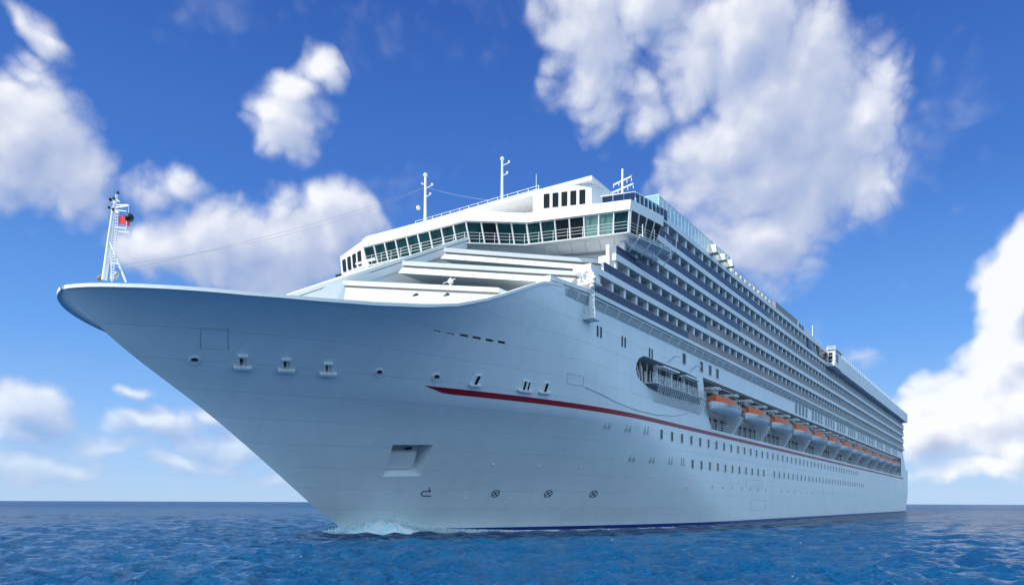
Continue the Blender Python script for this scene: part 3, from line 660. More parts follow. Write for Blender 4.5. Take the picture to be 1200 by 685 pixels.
# ---- forward terraces
def plan(pts): return [S(s,w,0)[:2] for s,w in pts]
def terrace(pts_front,back,z1,z0,name='terrace'):
    body=pts_front+[(back,pts_front[-1][1]),(back,pts_front[0][1])]
    mb=MB(); 
    # sloped face: bottom edge set aft of the top edge
    top=[(s,w) for s,w in body]; bot=[(s-.75,w-.25 if i==len(pts_front)-1 else w) if i<len(pts_front) else (s,w) for i,(s,w) in enumerate(body)]
    mb.hexa([S(s,w,z0) for s,w in bot],[S(s,w,z1-.62) for s,w in top]); o=mb.build(name,'white',ship)
    cap=[(s-.16,w+(.12 if i==len(pts_front)-1 else 0)) if i<len(pts_front) else (s,w) for i,(s,w) in enumerate(body)]
    mb=MB(); mb.prism(plan(cap),z1-.44,z1); mb.build('cap_rail','white',o)
    ins=[(s+.04,w-.03 if i==len(pts_front)-1 else w) if i<len(pts_front) else (s,w) for i,(s,w) in enumerate(body)]
    dk=[(s+.3,w-.15 if i==len(pts_front)-1 else w) if i<len(pts_front) else (s,w) for i,(s,w) in enumerate(body)]
    mb=MB(); mb.prism(plan(dk),z1-.02,z1+.006); mb.build('deck_covering','deck',o)
    mb=MB(); mb.prism(plan(ins),z1-.62,z1-.44); mb.build('brown_strip','brown',o)  # thin brown band between the cap rail and the face below
    return o
terrace([(25.3,0),(35.8,11.2)],44,24.05,22.1)
terrace([(31.9,1.9),(44.8,14.9)],51,27.4,26.0)
terrace([(37.7,2.6),(50.8,15.0)],55,30.3,28.95)
# recessed walls under each terrace
mb=MB()
mb.prism(plan([(27.2,-.5),(38.3,11),(44,14),(45,17.3),(50,17.3),(50,-.5)]),15.5,22.3)
mb.prism(plan([(36.5,.5),(46.8,13.6),(46.8,16.0),(58,16.0),(58,.5)]),22.3,26.1)
mb.prism(plan([(40.5,.5),(51.2,14),(51.2,16.2),(58,16.2),(58,.5)]),26.1,29.1)
mb.prism(plan([(43.2,.5),(47.3,7),(51.5,16.2),(58,16.2),(58,.5)]),29.1,31.6)
mb.build('front_bulkhead','slab',ship)
# raked starboard half with its coaming
mb=MB(); zr=lambda s:21.1+.51*(s-19.6); rw=lambda s:ip(s,[25,40],[0,2.5])
mb.hexa([S(18.0,-.55,15.5),S(43,1.9,15.5),S(43,1.9,zr(42.6)),S(18,-.55,zr(18.2))],[S(18.6,-12.6,15.5),S(43,-14.0,15.5),S(43,-14.0,zr(42.6)),S(18.6,-12.6,zr(18.2))]); rk=mb.build('raked_front','white',ship)
def beam(mb,s1,s2,w1,w2,zo1,zo2,mi=0,sk=True):
    for a,b in ((s1,25.),(25.,s2)):
        if not sk and a==25.: continue
        if not sk: b=s2
        r=rw if sk else (lambda s:0)
        mb.hexa([S(a,w1+r(a),zr(a)+zo1),S(a,w2+r(a),zr(a)+zo1),S(a,w2+r(a),zr(a)+zo2),S(a,w1+r(a),zr(a)+zo2)],[S(b,w1+r(b),zr(b)+zo1),S(b,w2+r(b),zr(b)+zo1),S(b,w2+r(b),zr(b)+zo2),S(b,w1+r(b),zr(b)+zo2)],mi)
mb=MB(); beam(mb,18,41.8,-.5,.0,-.9,-.12); c_=mb.build('ridge_coaming','white',ship)
mb=MB(); beam(mb,18,41.8,-.5,.06,-.02,.35); mb.build('cap_rail','white',c_)
mb=MB(); beam(mb,18,41.8,-.45,-.05,-.12,-.02); mb.build('brown_strip','brown',c_)  # thin brown band below the cap of the coaming
for zo,wa in ((.0,-4.2),(.0,-8.5)):
    mb=MB(); beam(mb,25,41,wa-.2,wa,-.1,.35,sk=False); mb.build('raked_rib','white',rk)
# ---- bridge
br=MB()
A=(41.1,-13.5);B=(41.6,2.4);C_=(45.9,7.8);D=(49.1,19.15);E_=(55.2,20.2)
BZ=-1.4     # bridge deck level
def lean(p,q,d):      # offset a plan segment aft by d
    return (p[0]+d,p[1]),(q[0]+d,q[1])
top=[A,B,C_,D,E_,(55.4,20.2),(56,17.5),(58,-13.5)]
bot=[(A[0]+.8,A[1]),(B[0]+.8,B[1]),(C_[0]+.8,C_[1]-.1),(D[0]+.75,D[1]-.5),(E_[0]-.1,E_[1]-.9),(55.4,19.25),(56,17),(58,-13.5)]
br.hexa([S(s,w,32.2) for s,w in bot],[S(s,w,34.45) for s,w in top]); bridge=br.build('bridge','white',ship)
fas=[(A[0]-.2,A[1]-.2),(B[0]-.25,B[1]),(C_[0]-.22,C_[1]+.1),(D[0]-.2,D[1]+.15),(E_[0]+.1,E_[1]+.15),(55.6,20.35),(56.2,17.5),(58.2,-13.7)]
mb=MB(); mb.hexa([S(s,w,34.5) for s,w in fas],[S(s+.25 if i<4 else s,w,35.65) for i,(s,w) in enumerate(fas)]); mb.build('fascia','white',bridge)
mb=MB(); mb.prism(plan([(A[0]+.3,A[1]),(B[0]+.3,B[1]-.2),(C_[0]+.6,C_[1]-.6),(C_[0]+3,C_[1]),(58,5),(58,A[1])]),35.7,35.95); mb.build('fascia_cap','white',bridge)
# lower skirt below the windows, seamed panels
sk_t=[(b[0]-.15,b[1]+.05) for b in bot[:5]]; sk_b=[(b[0]+1.1,b[1]-.3) for b in bot[:5]]
for (i,j,n_) in ((0,1,9),(1,2,3),(2,3,7),(3,4,3)):
    for k in range(n_):
        f=lambda P,Q,t:(P[0]+(Q[0]-P[0])*t,P[1]+(Q[1]-P[1])*t)
        t0,t1=(k+.012)/n_,(k+.988)/n_
        a,b,c,d=f(sk_t[i],sk_t[j],t0),f(sk_t[i],sk_t[j],t1),f(sk_b[i],sk_b[j],t1),f(sk_b[i],sk_b[j],t0)
        mb=MB(); mb.hexa([S(d[0],d[1],31.15),S(c[0],c[1],31.15),S(b[0],b[1],32.15),S(a[0],a[1],32.15)],
            [S(d[0]+1.2,d[1]-.3,31.15),S(c[0]+1.2,c[1]-.3,31.15),S(b[0]+1.2,b[1]-.3,32.15),S(a[0]+1.2,a[1]-.3,32.15)]); mb.build('skirt_panel','white',bridge)
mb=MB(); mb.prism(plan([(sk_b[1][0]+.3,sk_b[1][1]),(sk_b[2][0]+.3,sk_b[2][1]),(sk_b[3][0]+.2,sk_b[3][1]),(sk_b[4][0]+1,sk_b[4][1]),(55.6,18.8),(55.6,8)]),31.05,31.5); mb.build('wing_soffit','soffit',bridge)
# windows
def facewin(p,q,pb,qb,n_,mats,GO=.03):
    for k in range(n_):
        t0,t1=(k+.06)/n_,(k+.94)/n_
        f=lambda P,Q,t:Vector((P[0]+(Q[0]-P[0])*t,P[1]+(Q[1]-P[1])*t))
        dirv=(Vector(q)-Vector(p)).normalized(); nv=Vector((-dirv.y,dirv.x)); 
        if nv.x>0: nv=-nv
        if abs(dirv.x)>.9: nv=Vector((0,1)) 
        def P3(P,Q,t,z,o): c=f(P,Q,t)+nv*o; return S(c.x,c.y,z)
        za,zt=32.32,34.38
        tb=lambda z:(z-32.2)/2.25
        def at(t,z,o):
            a_=f(pb,qb,t);b_=f(p,q,t); c=a_+(b_-a_)*tb(z)+nv*o; return S(c.x,c.y,z)
        g=MB(); g.hexa([at(t0,za,-.1),at(t1,za,-.1),at(t1,zt,-.1),at(t0,zt,-.1)],[at(t0,za,GO),at(t1,za,GO),at(t1,zt,GO),at(t0,zt,GO)])
        o=g.build('bridge_window',mats[k%len(mats)],bridge)
        if mats[k%len(mats)]=='tealc': o['label']='bridge window with drawn pale curtain'
        fr=MB(); fr.tube(at(k/n_,32.22,GO+.03),at(k/n_,34.48,GO+.03),.085,n=4)
        fr.build('mullion','white',bridge)
        # wiper
        if n_>4:
            w_=MB(); w_.tube(at((t0+t1)/2,zt-.05,.1),at(t0+.3*(t1-t0),zt-.9,.1),.02,n=4); w_.build('wiper','black',o)
facewin(A,B,bot[0],bot[1],9,['teal'])
facewin(B,C_,bot[1],bot[2],4,['teal','dark','teal','teal'])
facewin(C_,D,bot[2],bot[3],7,['teal','teal','dark','dark','tealc','tealc','teal'])
facewin(D,E_,bot[3],bot[4],4,['dark'],.16)
fr=MB(); 
for P_,Q_ in ((D,bot[3]),(E_,bot[4]),(C_,bot[2])): fr.tube(S(P_[0]-.05,P_[1]+.05,34.5),S(Q_[0]-.05,Q_[1]+.05,32.2),.12,n=6)
fr.build('corner_post','white',bridge)
# walkway and rail in front of the windows
wk=[(b[0]-1.0,b[1]+(.0 if i<3 else .5)) for i,b in enumerate(bot[:4])]+[(bot[4][0]+.3,bot[4][1]+1.0),(57.5,20.6)]
rl=MB()
for i in range(len(wk)-1):
    p,q=Vector(wk[i]),Vector(wk[i+1]); n_=max(2,int((q-p).length/1.55))
    for k in range(n_+1):
        c=p+(q-p)*k/n_; rl.tube(S(c.x,c.y,32.05),S(c.x,c.y,33.2),.026,n=5)
    for z in (32.5,32.85,33.2): rl.tube(S(p.x,p.y,z),S(q.x,q.y,z),.02,n=5)
rl.build('walkway_railing','white',bridge)
mb=MB(); inn=[(b[0]+.2,b[1]-.1) for b in bot[:4]]+[(bot[4][0],bot[4][1]-.2),(57.4,19.2)]
for i in range(len(wk)-1): mb.prism(plan([wk[i],wk[i+1],inn[i+1],inn[i]]),31.96,32.06)
mb.build('walkway','slab',bridge)
# brackets of the wing end cage
mb=MB()
for s in (50.5,52.8,55.1,57.4):
    w=19.9+.16*(s-50); mb.tube(S(s,w,32.1),S(s+.2,w-1.6,30.6),.06,n=5); mb.tube(S(s,w+.1,33.2),S(s,w+.1,31.8),.05,n=5)
mb.tube(S(50,19.9,31.9),S(57.5,21.1,31.9),.07,n=5); mb.tube(S(50,18.8,31.0),S(57.5,19.8,31.0),.06,n=5); mb.build('wing_brackets','white',bridge)
# column and wall below the wing
mb=MB(); mb.box(S(47.2,17.3,27),S(47.4,17.7,30.5)); mb.build('wing_column','slab',ship)
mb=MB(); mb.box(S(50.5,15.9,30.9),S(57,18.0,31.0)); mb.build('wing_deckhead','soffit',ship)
mb=MB(); t_=S(51.5,16.6,30.2); mb.ball(t_,.42,nu=14,nv=10); mb.tube((t_[0],t_[1],t_[2]+.3),(t_[0],t_[1],t_[2]+1.0),.06); mb.build('dome_light','wire',bridge,smooth=True)
# upper house over the port wing
hf=[(46.5,8.3),(48.7,14.7)]
mb=MB(); mb.hexa([S(*p,35.6) for p in (hf[0],hf[1],(53,15.6),(58,15.2),(58,8.3))],[S(*p,38.35) for p in (hf[0],hf[1],(53,15.6),(58,15.2),(58,8.3))]); uh=mb.build('upper_house','white',ship)
for k in range(5):
    f=lambda t:(hf[0][0]+(hf[1][0]-hf[0][0])*t-.02,hf[0][1]+(hf[1][1]-hf[0][1])*t)
    t0=.19+k*.152; a,b=f(t0),f(t0+.098)
    mb=MB(); mb.hexa([S(a[0]-.03,a[1],36.15),S(b[0]-.03,b[1],36.15),S(b[0]+.1,b[1],36.15),S(a[0]+.1,a[1],36.15)],[S(a[0]-.03,a[1],37.75),S(b[0]-.03,b[1],37.75),S(b[0]+.1,b[1],37.75),S(a[0]+.1,a[1],37.75)]); mb.build('window','dark',uh)
rf=[(47.1,-2.3),(48.2,15.1)]
mb=MB(); mb.hexa([S(rf[0][0],rf[0][1],38.3),S(rf[1][0],rf[1][1],38.4),S(60,15.6,37.6),S(60,-2.3,37.6)],[S(rf[0][0]-.15,rf[0][1],38.7),S(rf[1][0]-.15,rf[1][1],38.95),S(60,15.6,38.0),S(60,-2.3,38.0)]); mb.build('roof','white',uh,bevel=.1)
mb=MB(); mb.box(S(53,-2.3,35.6),S(58,8.3,37.8)); mb.build('house_back_wall','white',uh)
mb=MB(); mb.box(S(52.9,4.6,36.2),S(53,6.0,36.8)); mb.build('red_locker','rust',uh)
mb=MB(); 
for k in range(12):
    w=-16+k*1.6; mb.tube(S(46.3,w,35.9),S(46.3,w,38.3),.035,n=5)
# roof railing
rr=MB()
for k in range(14):
    w=-12+k*1.5; rr.tube(S(49,w,38.0 if w>-2 else 35.7),S(49,w,40.0),.04,n=5)
for z in (39.3,39.65,40.0): rr.tube(S(49,-12,z),S(49,7.5,z),.03,n=5)
rr.build('roof_railing','white',ship)
# dark parapet screens beside the house
for k in range(3):
    a=(49.4+.3*k,15.7+1.2*k); b=(49.4+.3*(k+.9),15.7+1.2*(k+.9))
    mb=MB(); mb.hexa([S(*a,35.9),S(*b,35.9),S(b[0]+.08,b[1],35.9),S(a[0]+.08,a[1],35.9)],[S(*a,36.85),S(*b,36.85),S(b[0]+.08,b[1],36.85),S(a[0]+.08,a[1],36.85)]); mb.build('parapet_screen','navy',bridge)
mb=MB(); 
for k in range(8):
    s=50.6+.85*k; mb.box(S(s,19.25+.11*k,35.7),S(s+.75,19.33+.11*k,36.8))
mb.build('parapet_screen','navy',bridge)
mb=MB(); mb.tube(S(49.3,15.5,36.9),S(50.4,19.2,36.9),.07,n=6); mb.tube(S(50.4,19.2,36.9),S(57.5,20.2,36.9),.07,n=6); mb.build('parapet_rail','white',bridge)
# starboard wing house with narrow windows
mb=MB(); mb.hexa([S(41.5,-13.7,32.2),S(42.3,-18.8,32.2),S(47,-18.8,32.2),S(47,-13.7,32.2)],[S(41.2,-13.7,35.5),S(42.0,-18.8,34.6),S(47,-18.8,34.6),S(47,-13.7,35.5)]); wh=mb.build('wing_house','white',ship)
for k in range(4):
    t=.12+.22*k; w=-13.7-5.1*t; s=41.35+.8*t; mb=MB(); mb.hexa([S(s-.03,w,32.6),S(s+.06,w-.62,32.6),S(s+.3,w-.62,32.6),S(s+.3,w,32.6)],[S(s-.22,w,34.4-.4*t),S(s-.12,w-.62,34.3-.4*t),S(s+.3,w-.62,34.3-.4*t),S(s+.3,w,34.4-.4*t)]); mb.build('window','dark',wh)
mb=MB(); mb.box(S(42.2,-19.0,31.9),S(44,-19.9,32.5)); mb.build('running_light','black',wh)
# ------------------------------------------------------------------ masts
def mast(name,label,s,w,z0,z1,r,arms,lean_=0,par=None):
    t=bpy.data.objects.new(name,None); COL.objects.link(t); t.parent=ship
    mb=MB(); mb.tube(S(s,w,z0),S(s+lean_,w,z1),r,r*.55,n=10); mb.build('pole','white',t,smooth=True)
    for (z,dx,rr_) in arms:
        mb=MB(); mb.tube(S(s,w,z),S(s,w+dx,z+.15),.05,n=5); mb.ball(S(s,w+dx,z+.25),rr_,nu=8,nv=6); mb.build('lamp_arm','white',t)
    mb=MB(); mb.ball(S(s+lean_,w,z1+.1),r*1.1,nu=8,nv=6); mb.build('top_lamp','slab',t)
    return t
z_=lambda px,py,s,w:2.6+(586.2+px/1200*4.6-py)/FP*(Y0+s*CT-w*ST)
def find_w(px,s):
    lo,hi=-30,30
    for _ in range(40):
        m_=(lo+hi)/2
        if proj(s,m_,0)[0]<px: lo=m_
        else: hi=m_
    return lo
s=50; w=find_w(497,s); mast('signal_mast','',s,w,35.4,z_(497,206,s,w),.26,[(z_(0,219,s,w),1.2,.16),(z_(0,229,s,w),.9,.14),(z_(0,214,s,w),-.6,.12)])
mm=MB()
for k in range(8): z=38.3+k*.55; mm.tube(S(s-.35,w,z),S(s-.35,w+.3,z),.03,n=4)
s=54; w=find_w(587,s); mast('signal_mast','',s,w,37.5,z_(587,187,s,w),.24,[(z_(0,192,s,w),1.1,.14),(z_(0,204,s,w),.8,.16)])
s=60; w=find_w(728,s); zt=z_(728,198,s,w); zb_=38.0
t=bpy.data.objects.new('radar_mast',None); COL.objects.link(t); t.parent=ship
mb=MB(); mb.tube(S(s,w,zb_),S(s,w,zt),.2,.12,n=8); mb.build('pole','white',t)
for zz,l in ((z_(0,210,s,w),1.25),(z_(0,219,s,w),1.5)):
    mb=MB(); mb.tube(S(s,w-l,zz-.1),S(s,w+l,zz+.35),.1,n=6)
    for k in (-1,-.4,.5,1): mb.tube(S(s,w+l*k,zz+.1*k),S(s,w+l*k,zz-.35+.1*k),.05,n=5)
    mb.build('crossarm','white',t)
mb=MB(); mb.ball(S(s,w+1.3,z_(0,206,s,w)),.15,nu=8,nv=6); mb.build('lamp','rust',t)
mb=MB(); mb.box(S(59,w-2,37.3),S(63,w+1.2,39.3)); mb.build('base','white',t)
# small antennas
mb=MB(); s=56; 
for px,py,pb in ((627,206,226),(936,380,408)):
    pass
w=find_w(627,52); mb.tube(S(52,w,39.5),S(52,w,z_(627,204,52,w)),.03,n=4); mb.build('whip_antenna','white',ship)
mb=MB(); s=151; w=16; mb.tube(S(s,w,38),S(s,w,43),.07,n=4); mb.build('whip_antenna','white',ship)
# searchlight post & radar bits on the roof edge at left
s=44; w=find_w(487,s); z0=35.3; z1=z_(487,242,s,w)
mb=MB(); mb.tube(S(s,w-.1,z0),S(s,w+.25,z0+1.5),.12,.18,n=8); mb.ball(S(s,w+.25,z1-.2),.26,nu=10,nv=8); mb.build('searchlight','white',ship,smooth=True)
mb=MB(); w2=find_w(476,s); mb.box(S(s,w2-.9,z0),S(s+.6,w2+.6,z0+.6)); mb.tube(S(s,w2+1.1,z0),S(s,w2+1.1,z0+1.7),.08,n=6); mb.build('deck_fitting','white',ship)
# davit like fitting left of the bridge face
s=40; w=find_w(428,s); z=z_(428,306,s,w)
mb=MB(); mb.tube(S(s,w-1.8,z),S(s,w+1.5,z),.13,n=6); mb.tube(S(s,w,z-1.2),S(s,w,z+.1),.16,n=6); mb.ball(S(s,w+.2,z-.5),.3,nu=8,nv=6); mb.build('mooring_camera','white',ship)
# stanchion lamps on the lower terrace
for px in (479,515):
    s=27; w=find_w(px,s); z=z_(px,356,s,w); z2=z_(px,347,s,w)
    mb=MB(); mb.tube(S(s,w,z-.5),S(s,w,z2),.04,n=5); mb.tube(S(s,w-.05,z2),S(s,w+.65,z2+.15),.05,n=5); mb.build('stanchion','white',ship)
    mb=MB(); mb.box(S(s,w+.3,z2+.0),S(s+.3,w+.85,z2+.18)); mb.build('deck_lamp','black',ship)
s=33; w=find_w(527,s); z=z_(527,330,s,w); mb=MB(); mb.tube(S(s,w,z-.6),S(s,w,z+.4),.15,.08,n=8); mb.tube(S(s,w-1,z),S(s,w+.6,z+.2),.05,n=5); mb.ball(S(s,w,z),.3,nu=8,nv=6); mb.build('bell_bracket','white',ship)

# foremast on the bow
fm=bpy.data.objects.new('foremast',None); COL.objects.link(fm); fm.parent=ship
bs=2.9; bw=find_w(122,bs); ts=bs; tw=find_w(134,bs); zb1=z_(122,329,bs,bw); zt1=z_(134,228,ts,tw)
def fp_(px,py,ds=0): s=bs+ds; w=find_w(px,s); return S(s,w,z_(px,py,s,w))
mb=MB(); mb.tube(fp_(121,328),fp_(131.5,247),.19,.13,n=12); mb.build('pole','white',fm,smooth=True)
mb=MB(); mb.tube(fp_(131,250),fp_(136,227),.13,.07,n=10); mb.build('topmast','white',fm,smooth=True)
mb=MB(); mb.tube(fp_(127.5,283),fp_(146.5,330,.6),.075,n=7); mb.build('back_strut','white',fm)
mb=MB(); mb.tube(fp_(124.5,308),fp_(137,308.5,.5),.06,n=6); mb.tube(fp_(128,281),fp_(130,330,.8),.05,n=6); mb.build('brace','white',fm)
mb=MB(); a0=fp_(128,328);a1=fp_(135,246);b0=fp_(131.5,328);b1=fp_(137.5,246); mb.tube(a0,a1,.03,n=5); mb.tube(b0,b1,.03,n=5)
for k in range(1,24):
    t_=k/24; mb.tube([a0[i]+(a1[i]-a0[i])*t_ for i in range(3)],[b0[i]+(b1[i]-b0[i])*t_ for i in range(3)],.022,n=4)
mb.build('ladder','white',fm)
mb=MB()
for (px,py) in ((137,246),(137,266),(141,271)): mb.tube(fp_(px-3,py),fp_(px+10,py+1.5),.04,n=5)
mb.tube(fp_(147.5,258),fp_(146.5,272),.035,n=5); mb.build('lookout_hoop','white',fm)
mb=MB(); mb.tube(fp_(135,243),fp_(150,241),.06,n=6); mb.tube(fp_(136,240),fp_(149,240),.04,n=6); mb.tube(fp_(149.5,241),fp_(149.5,250),.02,n=4); mb.build('yard','white',fm)
for (px,py,r_) in ((129,234.5,.18),(127.5,244,.15),(132,246,.13),(133,233,.15)):
    lo=MB(); lo.ball(fp_(px,py),r_,nu=10,nv=8); lo.tube(fp_(px,py+1),fp_(px+6,py+3),.05,n=5); lo=lo.build('lamp_housing','slab',fm)
    k=MB(); k.ball(fp_(px-1,py-1,-.12),r_*.72,nu=10,nv=8); k.build('lens','black',lo)
mb=MB(); mb.tube(fp_(136.3,227),fp_(136.5,224.5),.12,.1,n=8); mb.build('masthead_lamp','black',fm)
mb=MB(); mb.tube(fp_(134,326,.8),fp_(137,320,.8),.12,n=8); mb.ball(fp_(136,321,.8),.2,nu=8,nv=6); mb.build('ship_bell','wire',fm)
mb=MB(); mb.ball(fp_(116.5,326),.22,(1,1,.9)); mb.ball(fp_(118.5,323.5),.13); mb.build('winch','rust',fm,smooth=True)
# ball and flag hang from the yard: things of their own
def toworld(p): return ship.location+Quaternion((0,0,1),math.pi/2-TH)@Vector(p)
bl=MB(); bl.ball((0,0,0),.30,nu=20,nv=14)
o=bl.build('signal_ball','black',None,smooth=True); o.location=toworld(fp_(150.3,255)); o['label']='black signal ball hanging from the yard of the bow mast'; o['category']='signal ball'
fl=MB(); vs=[];nx,nz=14,6
for i in range(nx+1):
    for j in range(nz+1):
        u=i/nx; v=j/nz; a=.35*math.sin(u*6.5+v*.8)*.25; vs.append((u*.86,a*.5,-v*.58-u*.14+.04*math.sin(u*5)))
fs=[(i*(nz+1)+j,(i+1)*(nz+1)+j,(i+1)*(nz+1)+j+1,i*(nz+1)+j+1) for i in range(nx) for j in range(nz)]
fl.add(vs,fs); fo=fl.build('flag','flag',None,smooth=True); fo.location=toworld(fp_(137.5,253)); fo.rotation_euler=(0,0,R(-8)); tag(fo,'small red flag flying from the bow mast beside the black ball','flag')
# stays
def stay(a,b,sag,r=.022):
    mb=MB(); a=Vector(a);b=Vector(b); P_=[a+(b-a)*t-Vector((0,0,sag*4*t*(1-t))) for t in [k/24 for k in range(25)]]
    for p,q in zip(P_,P_[1:]): mb.tube(p,q,r,n=4)
    mb.build('rigging_wire','wire',ship)
s=50; w=find_w(497,s); m1=S(s,w,z_(497,219,s,w)); stay(fp_(144,316),m1,.6,.016); stay(fp_(145,310),m1,1.2,.014)
s2=54; w2=find_w(587,s2); stay(m1,S(s2,w2,z_(587,236,s2,w2)),.3,.02)

# ------------------------------------------------------------------ floodlight mast on the hull shoulder
lm=bpy.data.objects.new('floodlight_mast',None); COL.objects.link(lm); lm.parent=ship
s=41.5; w=18.1
ww=find_w(685,s)+.35; s+=.5
zt=z_(685,316,s,ww); zl=z_(684,374,s,ww)
mb=MB(); mb.tube(S(s,ww,zl),S(s,ww,zt),.28,.22,n=12); mb.build('pole','white',lm,smooth=True)
mb=MB(); zc=z_(685,333,s,ww); mb.box(S(s-.8,ww-1.1,zc-.1),S(s+.9,ww+.8,zc+.08)); mb.box(S(s-.5,ww-.7,zc+.3),S(s+.3,ww+.6,zc+1.0)); mb.tube(S(s-.7,ww-1,zc-.1),S(s,ww,zc-1.4),.09,n=6); pl=mb.build('lamp_platform','white',lm)
for dx,dz in ((-.9,.35),(.75,.35),(-.5,.95),(.5,-.45),(-.8,-.5)):
    mb=MB(); c=S(s-.7,ww+dx,zc+dz); mb.ball(c,.24,nu=10,nv=8); mb.build('floodlight','bwhite',pl)
mb=MB()
for k in range(8): mb.box(S(s-.35,ww+.35,zl+.3+k*.5),S(s-.25,ww+.55,zl+.36+k*.5))
mb.tube(S(s-.3,ww+.55,zl),S(s-.3,ww+.55,zc),.04,n=4); mb.build('ladder','white',lm)
mb=MB(); mb.box(S(s-.6,17.2,zl-.06),S(s+1.0,ww+.6,zl+.03)); mb.build('foot_platform','white',lm)
mb=MB()
for k in range(5):
    a=k/4; mb.tube(S(s-.6,ww-1.2+2.0*a,zl),S(s-.6,ww-1.2+2.0*a,zl+1.5-.5*a),.035,n=5)
for z in (.5,1.0): mb.tube(S(s-.6,ww-1.3,zl+z),S(s-.6,ww+.8,zl+z),.03,n=5)
mb.build('platform_rail','white',lm)

# ------------------------------------------------------------------ mooring opening fittings
mo=MB(); 
for k in range(25):
    s=58.5+k*.64; mo.tube(S(s+.9,17.74,14.9),S(s,18.8,16.9),.07,n=4); mo.tube(S(s,18.8,16.9),S(s-.25,19.0,17.7),.06,n=4)
ms=mo.build('platform_rib','white',ship)
mb=MB(); mb.box(S(57.3,17.0,16.9),S(74.4,18.75,17.02)); mb.build('side_platform','slab',ship)
mb=MB()
for k in range(20): s=56.5+k*.94; mb.tube(S(s,18.7,17),S(s,18.7,17.95),.03,n=4)
for z in (17.35,17.65,17.95): mb.tube(S(56.5,18.7,z),S(74.3,18.7,z),.03,n=4)
mb.build('platform_rail','white',ship)
for s in (63.5,71.0):
    mb=MB(); mb.tube(S(s,17.0,19.9),S(s,18.6,21.1),.12,n=6); mb.tube(S(s,18.6,21.1),S(s+.3,19.2,21.0),.1,n=6); mb.build('crane_arm','white',ship)
    mb=MB(); mb.box(S(s-2.8,17.3,19.3),S(s+2.4,18.3,19.5)); mb.build('gangway','bwhite',ship)
rnd=random.Random(3)
for k in range(14):
    s=57+k*1.25; mb=MB(); h_=rnd.uniform(.5,1.6); mb.box(S(s,15.5+rnd.random(),16.5),S(s+rnd.uniform(.3,.9),16.8,16.5+h_)); mb.build('deck_machinery',rnd.choice(['slab','grey','wall','rust']),ship)
rg_=random.Random(8)
for k in range(26):
    s=54.9+k*.72; z0_=16.6 if s>57 else 17.8; w=rg_.uniform(16.6,17.4); mb=MB(); mb.tube(S(s,w,z0_),S(s+rg_.uniform(-.8,.9),w-rg_.uniform(-.1,.6),z0_+rg_.uniform(1.0,2.6)),rg_.uniform(.04,.10),n=5); mb.build('davit_strut',rg_.choice(['white','slab','bwhite','cream']),ship)
for k in range(9):
    s=56.5+k*2.0; mb=MB(); mb.tube(S(s,17.0,16.6),S(s+1.5,16.4,19.9),.07,n=5); mb.build('brace','slab',ship)
for s in (61,65.5,70):
    mb=MB(); mb.box(S(s,16.9,16.5),S(s+.25,17.3,19.75)); mb.build('stanchion_post','slab',ship)
# long sagging line on the hull
mb=MB(); pts=[(685,453),(705,462),(722,471),(745,480),(768,485.5),(790,487),(806,484)]
P_=[on_hull(*(lambda h:(h[0],h[2]))(hull_at(*c)),.04) for c in pts]
for a,b in zip(P_,P_[1:]): mb.tube(S(*a),S(*b),.035,n=4)
mb.build('hanging_line','grey',ship)

# ------------------------------------------------------------------ lifeboat recess fittings
mb=MB(); mb.box(S(79.8,17.45,13.36),S(293.8,17.6,13.42))
for s in np.arange(80,294,1.3): mb.box(S(s,17.5,13.4),S(s+.05,17.56,14.45))
for z in (13.75,14.1,14.45): mb.box(S(79.8,17.5,z),S(293.8,17.56,z+.05))
mb.build('promenade_railing','white',ship)
mb=MB()
for s in np.arange(81,292,3.1): mb.box(S(s,14.3,13.6),S(s+1.5,14.36,16.1))
mb.build('promenade_door','dark',ship,kind='stuff')
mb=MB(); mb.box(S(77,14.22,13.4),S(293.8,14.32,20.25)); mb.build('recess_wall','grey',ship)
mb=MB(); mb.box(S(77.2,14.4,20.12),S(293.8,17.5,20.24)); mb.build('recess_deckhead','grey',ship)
BS=15.35; NB=13
def support(s):
    mb=MB(); mb.hexa([S(s,16.6,13.36),S(s+1.3,16.6,13.36),S(s+1.3,17.45,13.36),S(s,17.45,13.36)],[S(s-.3,16.8,17.2),S(s+1.2,16.8,17.2),S(s+1.2,19.0,15.9),S(s-.3,19.0,15.9)]); return mb
def davit(s):
    mb=MB()
    for d in (-4.3,3.9):
        x=s+d; mb.hexa([S(x,15.5,18.9),S(x+.28,15.5,18.9),S(x+.28,15.5,19.35),S(x,15.5,19.35)],[S(x,19.2,18.85),S(x+.28,19.2,18.85),S(x+.28,19.2,19.15),S(x,19.2,19.15)])
        mb.tube(S(x+.14,19.1,19.0),S(x+.14,19.0,17.6),.035,n=4)
        mb.box(S(x-.1,18.9,18.7),S(x+.38,19.4,18.95))
    mb.tube(S(s-4.3,18.6,19.25),S(s+4,18.6,19.25),.05,n=5)
    return mb
for i in range(NB):
    s=82.6+BS*i
    davit(s).build('davit','slab',ship); support(s+6.9).build('boat_support','slab',ship)
    mb=MB(); mb.box(S(s-4.6,16.2,18.35),S(s-1.9,18.2,18.95)); mb.build('winch','inner',ship)
